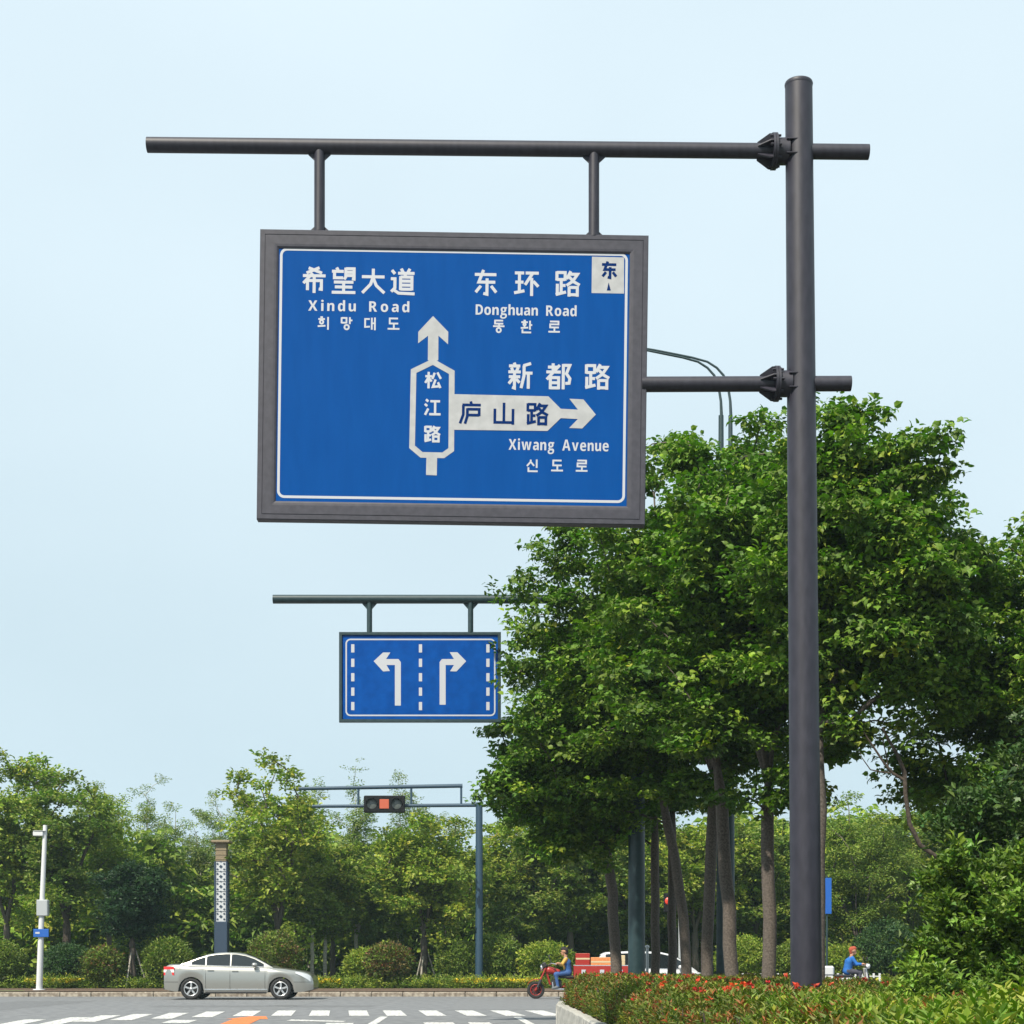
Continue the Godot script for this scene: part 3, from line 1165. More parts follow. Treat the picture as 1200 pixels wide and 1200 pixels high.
func build_lane_sign() -> void:
	var d := 28.0
	var k := d / FOCAL
	var foot := at(746.0, 0, d)
	foot.y = 0.30
	var o := thing("lane_sign", "blue lane sign with left and right turn arrows on a dark green mast", "road sign", foot)
	var to_local := func(px, py): return at(px, py, d) - foot
	var s := begin(true)
	var top: Vector3 = to_local.call(746, 660)
	tube(s, [Vector3.ZERO, top * 0.5, top], [0.150, 0.140, 0.128], 28)
	obj("pole", s, M.green_steel, o)
	s = begin(true)
	lathe(s, [Vector2(0.13, -0.01), Vector2(0.135, 0.01), Vector2(0.0, 0.03)], 24, Transform3D(Basis.IDENTITY, top))
	obj("cap", s, M.green_steel, o)
	s = begin(true)
	rod(s, to_local.call(320.0, 702.2), to_local.call(756.0, 702.2), 5.2 * k, -1, 20)
	obj("arm", s, M.green_steel, o)
	for px in [433.0, 551.5]:
		var hk := Node3D.new()
		hk.name = "hanger"
		o.add_child(hk, true)
		hk.position = to_local.call(px, 702.0)
		s = begin(true)
		rod(s, Vector3.ZERO, Vector3(0, -39.5 * k, 0), 3.2 * k, -1, 16)
		obj("tube", s, M.green_steel, hk)
		for sx in [-1.0, 1.0]:
			s = begin(false)
			extrude(s, PackedVector2Array([Vector2(sx * 2.5 * k, -4.0 * k), Vector2(sx * 10.0 * k, -4.0 * k), Vector2(sx * 3.0 * k, -12.0 * k)]), -0.006, 0.006)
			obj("gusset", s, M.green_steel, hk)
	var panel := Node3D.new()
	panel.name = "panel"
	o.add_child(panel)
	panel.position = to_local.call(492.3, 793.8)
	var to := func(px, py): return Vector2((px - 492.3) * k, -(py - 793.8) * k)
	var W := 189.5 * k
	var H := 105.5 * k
	frame_bars(panel, W, H, [Vector2(0.008, -0.05), Vector2(0.0, -0.045), Vector2(0.0, 0.035), Vector2(0.005, 0.042), Vector2(0.048, 0.042), Vector2(0.056, 0.012)], M.green_steel, "frame_bar")
	s = begin(false)
	box(s, Vector3(0, 0, -0.02), Vector3(W - 0.03, H - 0.03, 0.05))
	obj("backing", s, M.blue_deep, panel)
	s = begin(false)
	box(s, Vector3(0, 0, 0.010), Vector3(W - 0.085, H - 0.085, 0.006), 0.002)
	obj("face", s, M.blue2, panel)
	var z := 0.0155
	ring("border", 174.0 * k, 89.0 * k, 5.0 * k, 1.7 * k, z, M.white_film, panel, to.call(492.8, 794.0))
	for px in [413.5, 492.8, 571.8]:
		for j in 5:
			var y := 760.0 + j * 16.9
			shape("lane_dash", [[px - 1.9, y - 4.8], [px + 1.9, y - 4.8], [px + 1.9, y + 4.8], [px - 1.9, y + 4.8]], z, M.white_film, panel, to)
	shape("left_arrow", [[469.8, 827.0], [462.8, 827.0], [462.8, 779.5], [453.0, 779.5], [457.0, 786.5], [449.0, 787.0], [438.0, 775.0], [449.0, 764.8], [457.5, 764.8], [452.5, 772.5], [467.0, 772.5], [469.8, 776.0]], z, M.white_film, panel, to)
	shape("right_arrow", [[515.2, 826.0], [522.3, 826.0], [522.3, 779.5], [532.0, 779.5], [527.5, 786.8], [535.0, 787.0], [546.3, 775.0], [536.0, 764.5], [527.0, 764.5], [532.0, 772.5], [518.0, 772.5], [515.2, 776.0]], z, M.white_film, panel, to)


func build_signal_mast() -> void:
	var d := 56.0
	var k := d / FOCAL
	var foot := at(561.5, 0, d)
	foot.y = 0.25
	var o := thing("traffic_signal", "horizontal three lens traffic signal on a slim blue grey double arm mast", "traffic light", foot)
	var to_local := func(px, py): return at(px, py, d) - foot
	var s := begin(true)
	tube(s, [Vector3.ZERO, to_local.call(561.5, 940.5)], [4.7 * k, 4.0 * k], 20)
	obj("pole", s, M.blue_steel, o)
	s = begin(true)
	rod(s, to_local.call(350, 924.3), to_local.call(542, 920.8), 2.1 * k, 2.4 * k, 12)
	obj("upper_arm", s, M.blue_steel, o)
	s = begin(true)
	rod(s, to_local.call(366, 945.0), to_local.call(562, 943.5), 1.9 * k, 2.2 * k, 12)
	obj("lower_arm", s, M.blue_steel, o)
	for px in [420.0, 482.0, 540.5]:
		s = begin(true)
		rod(s, to_local.call(px, 922.0), to_local.call(px, 944.0), 1.3 * k, -1, 10)
		obj("brace", s, M.blue_steel, o)
	var head := Node3D.new()
	head.name = "signal_head"
	o.add_child(head)
	head.position = to_local.call(451.0, 943.0) + Vector3(0, 0, 0.16)
	s = begin(false)
	box(s, Vector3.ZERO, Vector3(48.0 * k, 20.0 * k, 0.18), 0.03)
	obj("housing", s, M.black, head)
	for i in [-1, 1]:
		s = begin(true)
		lathe(s, [Vector2(0.0, 0.03), Vector2(0.12, 0.022), Vector2(0.17, 0.0)], 24, Transform3D(Basis(Vector3.RIGHT, PI / 2), Vector3(i * 14.5 * k, 0, 0.092)))
		obj("lens", s, M.lens_dark, head)
		s = begin(true)
		for q in 12:
			var a := PI * q / 12.0
			var b := PI * (q + 1) / 12.0
			var c := Vector3(i * 14.5 * k, 0, 0.09)
			quad(s, c + Vector3(cos(a) * 0.19, sin(a) * 0.19, 0), c + Vector3(cos(a) * 0.19, sin(a) * 0.19, 0.16), c + Vector3(cos(b) * 0.19, sin(b) * 0.19, 0.16), c + Vector3(cos(b) * 0.19, sin(b) * 0.19, 0))
		obj("visor", s, M.black, head)
	var glow := plain(lin(0.35, 0.08, 0.04), 0.4)
	glow.emission_enabled = true
	glow.emission = Color(0.85, 0.36, 0.24)
	glow.emission_energy_multiplier = 0.14
	s = begin(false)
	box(s, Vector3(0, 0, 0.10), Vector3(11.0 * k, 11.0 * k, 0.03), 0.01)
	obj("signal_screen", s, glow, head)


func build_street_furniture() -> void:
	# white camera pole
	var d := 52.9
	var k := d / FOCAL
	var foot := at(46.0, 0, d)
	foot.y = 0.2
	var o := thing("camera_pole", "white camera pole with a blue plate and a grey box", "pole", foot)
	var L := func(px, py): return at(px, py, d) - foot
	var s := begin(true)
	tube(s, [Vector3.ZERO, L.call(49.0, 1066.0), L.call(53.0, 967.0)], [3.8 * k, 3.0 * k, 2.4 * k], 16)
	obj("pole", s, M.white_steel, o)
	s = begin(true)
	lathe(s, [Vector2(0.2, 0.0), Vector2(0.2, 0.03), Vector2(0.0, 0.03)], 16)
	obj("base_plate", s, M.white_steel, o)
	s = begin(false)
	box(s, L.call(50.5, 1064.0) + Vector3(0, 0, 0.02), Vector3(13.0 * k, 19.0 * k, 0.24), 0.02)
	obj("cabinet", s, M.galvanised, o)
	s = begin(false)
	box(s, L.call(49.5, 1093.5) + Vector3(0, 0, 0.13), Vector3(18.0 * k, 9.5 * k, 0.03), 0.01)
	var pl := obj("plate", s, M.plate_blue, o)
	s = begin(false)
	box(s, L.call(45.5, 1093.3) + Vector3(0, 0, 0.149), Vector3(5.0 * k, 2.2 * k, 0.004))
	obj("print", s, M.white_film, pl)
	var hd := Node3D.new()
	hd.name = "camera"
	o.add_child(hd)
	hd.position = L.call(46.5, 978.0)
	s = begin(false)
	box(s, Vector3(-0.02, 0.02, 0.06), Vector3(12.0 * k, 5.5 * k, 0.14), 0.02)
	obj("housing", s, M.white_steel, hd)
	s = begin(false)
	box(s, Vector3(0.03, 0.115, 0.06), Vector3(14.0 * k, 0.012, 0.18), 0.004)
	obj("hood", s, M.white_steel, hd)
	s = begin(true)
	rod(s, Vector3(-0.22, 0.0, 0.06), Vector3(-0.185, 0.01, 0.06), 0.05, -1, 14)
	obj("lens", s, M.black, hd)
	s = begin(true)
	rod(s, Vector3(0.12, 0.0, 0.06), Vector3(0.19, -0.02, 0.0), 0.03, -1, 10)
	obj("bracket", s, M.white_steel, hd)

	# lantern column
	d = 55.0
	k = d / FOCAL
	foot = at(260.0, 0, d)
	foot.y = 0.25
	o = thing("lantern_column", "square dark column lantern with a white lattice panel and tan top", "lamp", foot)
	var y1 := at(0, 1080, d).y - foot.y
	var y2 := at(0, 1010, d).y - foot.y
	var y3 := at(0, 988, d).y - foot.y
	var w := 15.5 * k
	s = begin(false)
	box(s, Vector3(0, y1 * 0.5, 0), Vector3(w, y1, w), 0.02)
	obj("plinth", s, M.navy, o)
	var pane := plain(lin(0.46, 0.48, 0.50), 0.5)
	s = begin(false)
	box(s, Vector3(0, (y1 + y2) * 0.5, 0), Vector3(w * 0.84, y2 - y1, w * 0.84))
	obj("shade", s, pane, o)
	for sx in [-1.0, 1.0]:
		for sz in [-1.0, 1.0]:
			s = begin(false)
			box(s, Vector3(sx * w * 0.44, (y1 + y2) * 0.5, sz * w * 0.44), Vector3(w * 0.12, y2 - y1, w * 0.12), 0.006)
			obj("corner_post", s, M.navy, o)
	for f in 4:
		var b := Basis(Vector3.UP, f * PI / 2)
		for j in 6:
			var cy := lerpf(y1, y2, (j + 0.5) / 6.0)
			var hh := (y2 - y1) / 12.0
			s = begin(false)
			for q in [[0.0, 0.0, 0.19], [-0.25, 0.55, 0.12], [0.25, 0.55, 0.12], [-0.25, -0.55, 0.12], [0.25, -0.55, 0.12], [0.0, 1.0, 0.10]]:
				box(s, b * Vector3(q[0] * w, cy + q[1] * hh, w * 0.43), Vector3(q[2] * w, q[2] * w, 0.02), 0.0, b * Basis(Vector3(0, 0, 1), PI / 4))
			rod(s, b * Vector3(-w * 0.38, cy + hh, w * 0.437), b * Vector3(w * 0.38, cy + hh, w * 0.437), 0.007, -1, 4)
			obj("lattice", s, M.navy, o)
	s = begin(false)
	box(s, Vector3(0, (y2 + y3) * 0.5, 0), Vector3(w * 0.80, y3 - y2, w * 0.80), 0.01)
	var head := obj("head", s, M.tan, o)
	s = begin(false)
	for j in 4:
		var cy := lerpf(y2, y3, (j + 0.5) / 4.0)
		box(s, Vector3(0, cy, 0), Vector3(w * 0.86, 0.035, w * 0.86), 0.005)
	obj("band", s, M.tan, head)
	s = begin(false)
	box(s, Vector3(0, y3 + 0.04, 0), Vector3(w * 1.4, 0.09, w * 1.4), 0.02)
	obj("cap", s, M.tan, o)

	# two street lamps reaching over the road
	for q in [[845.0, 28.2, 3.0, "tall slim street lamp whose arm ends behind the big sign, with thicker lower pole"], [856.0, 31.0, 2.5, "thin street lamp just behind another street lamp, its top curving out over the road"]]:
		d = q[1]
		k = d / FOCAL
		foot = at(q[0], 0, d)
		foot.y = 0.30
		o = thing("street_lamp", q[3], "street lamp", foot)
		L = func(px, py): return at(px, py, d) - foot
		var dx: float = q[0] - 845.0
		s = begin(true)
		tube(s, [Vector3.ZERO, L.call(q[0], 800.0), L.call(q[0], 487.0)], [0.085, 0.07, q[2] * k], 16)
		obj("pole", s, M.green_steel, o)
		var pts := []
		for p in [[845.5, 487.0], [844.8, 470.0], [842.0, 452.0], [837.0, 440.0], [829.0, 431.0], [818.0, 424.0], [800.0, 419.0], [780.0, 415.0], [755.0, 410.0], [735.0, 407.0]]:
			pts.append(L.call(p[0] + dx, p[1]))
		s = begin(true)
		tube(s, pts, [1.9 * k, 1.6 * k, 1.5 * k, 1.5 * k, 1.4 * k, 1.3 * k, 1.3 * k, 1.3 * k, 1.2 * k, 1.2 * k], 10)
		obj("arm", s, M.green_steel, o)
		s = begin(false)
		box(s, L.call(722.0 + dx, 405.5), Vector3(32.0 * k, 5.0 * k, 0.26), 0.03)
		obj("lamp_head", s, M.galvanised, o)

	# thin pale post beside the dark mast
	d = 31.2
	foot = at(758.5, 0, d)
	foot.y = 0.3
	o = thing("marker_post", "thin pale grey post beside the dark green mast", "post", foot)
	s = begin(true)
	rod(s, Vector3.ZERO, Vector3(0, at(0, 1109, d).y - 0.3, 0), 0.028, -1, 12)
	obj("shaft", s, M.galvanised, o)
	s = begin(true)
	lathe(s, [Vector2(0.04, -0.02), Vector2(0.04, 0.01), Vector2(0.0, 0.03)], 12, Transform3D(Basis.IDENTITY, Vector3(0, at(0, 1109, d).y - 0.3, 0)))
	obj("cap", s, M.galvanised, o)

	# pedestrian signal
	d = 53.2
	k = d / FOCAL
	foot = at(797.0, 0, d)
	foot.y = 0.2
	o = thing("pedestrian_signal", "pedestrian signal showing red on a slim grey post behind the tree trunks", "signal", foot)
	L = func(px, py): return at(px, py, d) - foot
	s = begin(true)
	rod(s, Vector3.ZERO, L.call(797, 1048), 0.06, -1, 12)
	obj("post", s, M.galvanised, o)
	s = begin(false)
	box(s, L.call(784, 1058) + Vector3(0, 0, 0.05), Vector3(0.36, 0.62, 0.14), 0.02)
	obj("housing", s, M.black, o)
	s = begin(false)
	box(s, L.call(790, 1050), Vector3(0.40, 0.04, 0.05), 0.01)
	obj("bracket", s, M.galvanised, o)
	var red := plain(lin(0.5, 0.04, 0.02), 0.4)
	red.emission_enabled = true
	red.emission = Color(0.95, 0.16, 0.08)
	red.emission_energy_multiplier = 0.16
	s = begin(true)
	lathe(s, [Vector2(0.0, 0.02), Vector2(0.11, 0.012), Vector2(0.12, 0.0)], 20, Transform3D(Basis(Vector3.RIGHT, PI / 2), L.call(783, 1056) + Vector3(0, 0, 0.125)))
	obj("signal_lens", s, red, o)

	# blue banner at the edge of a trunk
	d = 53.5
	k = d / FOCAL
	foot = at(969.0, 0, d)
	foot.y = 0.2
	o = thing("banner_sign", "narrow upright blue banner on a post beyond the grey pole", "sign", foot)
	L = func(px, py): return at(px, py, d) - foot
	s = begin(true)
	rod(s, Vector3.ZERO, L.call(969, 1026), 0.035, -1, 10)
	obj("post", s, M.green_steel, o)
	s = begin(false)
	box(s, L.call(970.0, 1050.0) + Vector3(0, 0, 0.06), Vector3(8.0 * k, 42.0 * k, 0.03), 0.006)
	obj("board", s, M.plate_blue, o)

	# low pale railing
	d = 53.4
	k = d / FOCAL
	foot = at(940.0, 0, d)
	foot.y = 0.2
	o = thing("low_railing", "low pale picket railing beyond the tree trunks", "railing", foot)
	for yy in [0.16, 0.44]:
		s = begin(false)
		box(s, Vector3(0, yy, 0), Vector3(5.2, 0.035, 0.03), 0.004)
		obj("rail", s, M.white_steel, o)
	s = begin(false)
	box(s, Vector3(0, 0.27, 0.033), Vector3(0.07, 0.54, 0.02), 0.004)
	var picket := done(s)
	for i in 27:
		put("picket", picket, M.white_steel, o, Vector3(-2.55 + i * 0.196, 0, 0))


# ------------------------------------------------------------------ planting
func pal(a: Array) -> Array:
	var out := []
	for p in a:
		out.append([p[0], Color(p[1] * 2.1, p[2] * 1.80, p[3] * 1.2)])
	return out


func hue(a: Array) -> Array:
	var out := []
	for p in a:
		out.append([p[0], Color(p[1], p[2], p[3])])
	return out


func build_roadside_trees() -> void:
	var green := pal([[5, 0.055, 0.115, 0.018], [3, 0.075, 0.150, 0.020], [2, 0.040, 0.085, 0.016], [0.7, 0.125, 0.200, 0.025]])
	var g := "broadleaf trees planted along the island"
	# trunk column, distance, trunk radius, height, crown base, crown radius, crown offset, stems, label
	var rows := [
		[959.0, 20.0, 0.092, 7.3, 3.8, 1.2, Vector3(0.62, 0.1, 0), 41, "broadleaf tree whose trunk stands right behind the tall grey sign pole"],
		[901.0, 22.5, 0.094, 7.75, 3.4, 1.6, Vector3(-0.1, 0, 0), 42, "broadleaf tree with a forked trunk next to the tall grey sign pole"],
		[857.0, 24.5, 0.102, 8.75, 3.8, 1.7, Vector3(0.1, 0, 0), 43, "broadleaf tree with a stout slightly leaning trunk, second from the sign pole"],
		[829.0, 26.0, 0.094, 8.85, 3.8, 1.8, Vector3(-0.45, 0, 0), 44, "broadleaf tree with a straight pale trunk, third from the sign pole"],
		[806.0, 27.5, 0.087, 8.0, 3.7, 1.6, Vector3(-0.75, 0, 0), 45, "broadleaf tree with a trunk curving out over the road"],
		[788.0, 29.6, 0.080, 7.2, 3.7, 1.5, Vector3(-0.75, 0, 0), 46, "slender tree between the curved trunk and the dark green mast"],
		[768.0, 29.2, 0.080, 6.3, 3.4, 1.4, Vector3(-0.8, 0, 0), 47, "slender tree just beside the dark green mast"],
		[722.0, 29.0, 0.098, 5.35, 2.9, 1.3, Vector3(-0.7, -0.1, 0), 48, "broadleaf tree at the tip of the hedge island, leaning over the road"],
	]
	for q in rows:
		var foot := Vector3(side(q[0], q[1]), 0.30, -q[1])
		var o := thing("broadleaf_tree", q[8], "tree", foot, 0.0, g)
		var lean := Vector2(0, 0)
		if q[7] == 43:
			lean = Vector2(-0.22, 0)
		elif q[7] == 44:
			lean = Vector2(0.12, 0)
		elif q[7] == 45:
			lean = Vector2(-0.45, 0)
		elif q[7] == 48:
			lean = Vector2(-0.15, 0)
		make_tree(o, {"seed": q[7], "h": q[3], "hb": q[4], "r": q[5], "trunk": q[2], "off": q[6], "lean": lean, "stems": 4, "tips": 210, "per": 17, "spread": 0.27, "clump": "broad" if q[7] % 2 == 0 else "broad2", "size": 1.0, "pal": green, "bark": M.bark, "droop": 0.5, "flat": 0.42, "rough": 0.5, "open": 0.5, "fill": 0.42, "sprigs": 0.14})
	# the dark tree at the right edge, with a bare limb
	var foot := Vector3(side(1225.0, 21.0), 0.30, -21.0)
	var o := thing("shade_tree", "dense dark tree beside the round glossy bush, with bare limbs on one side", "tree", foot)
	make_tree(o, {"seed": 51, "h": 7.05, "hb": 1.6, "r": 1.75, "trunk": 0.13, "stems": 4, "tips": 190, "per": 26, "spread": 0.30, "clump": "broad2", "size": 0.85, "pal": green, "bark": M.bark_dark, "droop": 0.4, "rough": 0.35, "rise": 0.6, "fill": 0.5})
	var s := begin(true)
	var dl := 19.6
	var L := func(px, py): return at(px, py, dl) - foot
	tube(s, [L.call(1205, 1080), L.call(1150, 1030), L.call(1096, 1003), L.call(1078, 990), L.call(1066, 965), L.call(1061, 930), L.call(1060, 905), L.call(1052, 885), L.call(1042, 868), L.call(1034, 852)], [0.05, 0.045, 0.03, 0.03, 0.028, 0.026, 0.028, 0.022, 0.018, 0.012], 7, false)
	tube(s, [L.call(1060, 914), L.call(1046, 906), L.call(1036, 894), L.call(1024, 876), L.call(1012, 858)], [0.022, 0.018, 0.015, 0.013, 0.008], 6, false)
	tube(s, [L.call(1047, 906), L.call(1034, 905), L.call(1020, 902), L.call(1010, 888), L.call(1007, 880)], [0.011, 0.009, 0.008, 0.006, 0.004], 5, false)
	tube(s, [L.call(1041, 900), L.call(1038, 882), L.call(1034, 866)], [0.010, 0.008, 0.005], 5, false)
	obj("bare_limb", s, M.bark_dark, o)
	# glossy bush below it
	foot = Vector3(side(1172.0, 13.0), 0.30, -13.0)
	o = thing("round_bush", "big rounded glossy green bush standing behind the flowering hedge", "bush", foot)
	make_tree(o, {"seed": 52, "h": 1.80, "hb": 0.25, "r": 0.62, "rz": 0.7, "trunk": 0.05, "stems": 6, "tips": 190, "per": 24, "spread": 0.10, "clump": "glossy", "size": 0.66, "pal": pal([[5, 0.046, 0.100, 0.016], [3, 0.066, 0.130, 0.018], [2, 0.032, 0.070, 0.012]]), "bark": M.bark_dark, "leaf": M.leaf_gloss, "droop": 0.3, "seg": 0.2, "open": 0.6, "fill": 0.3, "flat": 0.8, "rough": 0.3})
	foot = Vector3(side(1215.0, 15.5), 0.30, -15.5)
	o = thing("tall_bush", "taller dark bush rising behind the rounded glossy bush", "bush", foot)
	make_tree(o, {"seed": 53, "h": 3.1, "hb": 0.3, "r": 0.85, "trunk": 0.06, "stems": 5, "tips": 150, "per": 22, "spread": 0.15, "clump": "glossy", "size": 0.8, "pal": hue([[5, 0.050, 0.105, 0.022], [3, 0.070, 0.130, 0.024], [2, 0.036, 0.080, 0.018]]), "bark": M.bark_dark, "leaf": M.leaf_gloss, "droop": 0.3, "seg": 0.25, "open": 0.6, "fill": 0.32, "flat": 0.8})
	foot = Vector3(side(1098.0, 11.5), 0.30, -11.5)
	o = thing("low_bush", "small loose bush at the foot of the rounded glossy bush", "bush", foot)
	make_tree(o, {"seed": 54, "h": 0.84, "hb": 0.12, "r": 0.30, "trunk": 0.03, "stems": 6, "tips": 60, "per": 16, "spread": 0.09, "clump": "glossy", "size": 0.6, "pal": pal([[5, 0.055, 0.115, 0.020], [3, 0.080, 0.150, 0.024]]), "bark": M.bark_dark, "leaf": M.leaf_gloss, "droop": 0.2, "seg": 0.15, "open": 0.6, "fill": 0.35, "flat": 0.8})


func build_belt() -> void:
	var bright := hue([[4, 0.245, 0.320, 0.034], [3, 0.185, 0.260, 0.030], [2, 0.330, 0.385, 0.046]])
	var mid := hue([[5, 0.160, 0.230, 0.032], [3, 0.205, 0.275, 0.036], [2, 0.115, 0.175, 0.026]])
	var dark := hue([[5, 0.052, 0.115, 0.034], [3, 0.072, 0.140, 0.036], [2, 0.040, 0.090, 0.028]])
	var airy := hue([[4, 0.20, 0.27, 0.065], [3, 0.16, 0.23, 0.055], [2, 0.26, 0.32, 0.085]])
	var ground := 0.35
	# column, distance, height, crown base, radius, trunk, palette, clump, tips, per, seed, kind, stems, label
	var rows := [
		[8.0, 58.0, 8.4, 2.2, 2.0, 0.13, bright, "far", 90, 16, 61, "leafy_tree", 3, "tall leafy tree beyond the white camera pole, above a clipped dark shrub"],
		[78.0, 57.0, 7.9, 2.3, 1.8, 0.15, mid, "far", 90, 13, 62, "leafy_tree", 3, "full dark trunked tree between the white camera pole and the small round tree"],
		[128.0, 60.0, 8.0, 2.2, 1.3, 0.10, bright, "fine", 70, 14, 63, "leafy_tree", 3, "medium tree behind the small round dark tree"],
		[155.0, 54.6, 4.45, 1.6, 1.02, 0.11, hue([[5, 0.026, 0.066, 0.024], [3, 0.040, 0.088, 0.028], [2, 0.020, 0.052, 0.020]]), "far", 110, 15, 64, "round_tree", 4, "small dark tree with a dense round crown near the kerb"],
		[325.0, 57.0, 8.1, 1.9, 1.9, 0.15, bright, "far", 95, 12, 65, "leafy_tree", 5, "bright green tree with a spreading crown behind the car bonnet"],
		[390.0, 60.0, 5.6, 1.6, 1.5, 0.10, bright, "far", 75, 14, 66, "leafy_tree", 4, "low bright tree behind the signal arm end"],
		[497.0, 57.6, 6.4, 1.75, 1.85, 0.13, bright, "far", 110, 15, 67, "leafy_tree", 5, "bright tree held by wooden stakes beside the signal mast"],
		[606.0, 60.5, 6.6, 1.8, 1.8, 0.12, bright, "far", 90, 15, 68, "leafy_tree", 4, "light green tree right behind the signal mast"],
		[668.0, 60.0, 6.6, 2.0, 2.1, 0.13, mid, "far", 90, 15, 69, "leafy_tree", 4, "mid green tree behind the cargo tricycle"],
		[740.0, 61.0, 7.0, 2.0, 2.2, 0.13, mid, "far", 80, 15, 70, "leafy_tree", 4, "mid green tree beyond the dark green mast"],
		[815.0, 60.0, 6.8, 2.0, 2.2, 0.13, bright, "far", 80, 15, 71, "leafy_tree", 4, "light tree seen between the island trunks behind the white van"],
		[885.0, 61.0, 6.6, 1.8, 2.1, 0.13, mid, "far", 80, 15, 72, "leafy_tree", 4, "tree beyond the low pale railing"],
		[1005.0, 57.0, 6.7, 1.2, 1.75, 0.12, mid, "fine", 120, 17, 73, "leafy_tree", 5, "soft rounded tree beyond the scooter rider"],
		[1068.0, 60.0, 7.2, 1.2, 1.9, 0.12, mid, "fine", 110, 17, 74, "leafy_tree", 5, "soft tree between the scooter rider and the dark shade tree"],
		[1140.0, 58.0, 6.6, 1.4, 2.0, 0.12, mid, "far", 80, 15, 75, "leafy_tree", 4, "tree hidden mostly behind the dark shade tree"],
	]
	for q in rows:
		var foot := Vector3(side(q[0], q[1]), ground, -q[1])
		var o := thing(q[11], q[13], "tree", foot, 0.0, "trees in the belt across the street")
		make_tree(o, {"seed": q[10], "h": q[2] - ground, "hb": q[3], "r": q[4], "trunk": q[5], "stems": q[12], "tips": q[8], "per": q[9], "spread": 0.36 if q[11] != "round_tree" else 0.24, "clump": q[7], "size": 0.95 if q[11] != "round_tree" else 0.7, "pal": q[6], "bark": M.bark if q[10] != 62 else M.bark_dark, "coarse": true, "rough": 0.45 if q[11] != "round_tree" else 0.12, "open": 0.5, "fill": 0.42, "droop": 0.25, "seg": 0.6})
		if q[10] == 67 or q[10] == 64:
			var kk := 3 if q[10] == 67 else 2
			for i in kk:
				var a := -0.4 + i * 2.2
				var s := begin(true)
				rod(s, Vector3(cos(a) * 0.55, -0.15, sin(a) * 0.4), Vector3(0.02, 1.45, 0.0), 0.03, 0.025, 8)
				obj("stake", s, M.bark_pale, o)
	# slim airy trees with pale stems
	var k := 0
	for q in [[172.0, 66.0, 8.4, 0.85, 81, "rising above the small round dark tree"], [205.0, 68.0, 8.0, 0.9, 82, "between the small round tree and the lantern column"], [232.0, 67.0, 7.4, 0.8, 83, "just beside the lantern column"], [258.0, 70.0, 8.0, 0.9, 84, "directly behind the lantern column"], [362.0, 64.0, 7.9, 0.7, 85, "between the bright spreading tree and the signal arm end"], [417.0, 62.0, 8.4, 0.75, 86, "rising through the end of the signal arms"], [468.0, 66.0, 8.3, 0.7, 87, "standing behind the signal lenses"], [500.0, 68.0, 8.1, 0.7, 88, "behind the staked tree, topping the signal arm"], [285.0, 66.0, 7.6, 0.7, 89, "between the lantern column and the bright spreading tree"], [110.0, 66.0, 8.6, 0.8, 90, "behind the full dark trunked tree"], [530.0, 66.0, 7.0, 0.8, 91, "between the staked tree and the signal mast"], [186.0, 64.0, 6.4, 0.8, 92, "low beside the small round dark tree"], [345.0, 62.5, 7.0, 0.6, 93, "leaning on the crown of the bright spreading tree"], [440.0, 70.0, 6.8, 1.0, 94, "widest of its kind, below the signal lenses"]]:
		var foot := Vector3(side(q[0], q[1]), ground, -q[1])
		var o := thing("slim_tree", "slim airy tree with pale leaves " + q[5], "tree", foot, 0.0, "slim airy trees in the belt")
		make_tree(o, {"seed": q[4], "h": q[2] - ground, "hb": 1.9, "r": q[3], "trunk": 0.065, "stems": 1, "rise": 0.85, "tips": 80, "per": 10, "spread": 0.26, "clump": "fine", "size": 0.8, "pal": airy, "bark": M.bark_pale, "coarse": true, "rough": 0.4, "fill": 0.6, "seg": 0.6, "flat": 0.8, "droop": 0.1})
		k += 1
	# bare looking pale stems among the shrubs
	for q in [[366.0, 58.0, 3.6, 95, "just past the car bonnet"], [381.0, 58.6, 3.2, 96, "shorter of a pair past the car bonnet"], [418.0, 60.0, 4.2, 97, "behind the pale green soft shrub"], [466.0, 60.5, 3.8, 98, "behind the reddish brown round shrub"], [602.0, 59.0, 3.4, 99, "beyond the signal mast"]]:
		var foot := Vector3(side(q[0], q[1]), ground, -q[1])
		var o := thing("pale_sapling", "thin sapling with a whitewashed trunk " + q[4], "tree", foot, 0.0, "whitewashed saplings")
		make_tree(o, {"seed": q[3], "h": q[2], "hb": 1.7, "r": 0.8, "trunk": 0.07, "stems": 3, "tips": 40, "per": 12, "spread": 0.26, "clump": "far", "size": 0.8, "pal": mid, "bark": M.bark_pale, "coarse": true, "seg": 0.5})
	# the wood behind, one mass
	rng.seed = 101
	var items := []
	var fn := FastNoiseLite.new()
	fn.seed = 9
	fn.frequency = 0.09
	for i in 15000:
		var d := 63.0 + 24.0 * pow(rng.randf(), 1.3)
		var x := rng.randf_range(-0.34, 0.40) * d
		var top := 4.6 + 2.2 * fn.get_noise_2d(x, d * 0.6) * 2.0 + (d - 63.0) * 0.05
		if x > 4.0:
			top += 0.8
		var y := 0.4 + top * pow(rng.randf(), 0.75)
		var c := leaf_color(bright if fn.get_noise_2d(x * 2.0 + 50.0, y * 2.0) > 0.05 else mid)
		items.append([Transform3D(turned(0.7, rng.randf_range(0.7, 1.25)), Vector3(x, y, -d)), c])
	var w := scatter("woodland", clumps.wood, M.leaf, items, null)
	tag(w, "dense green woodland filling the background behind the belt trees", "wood", "", "stuff")
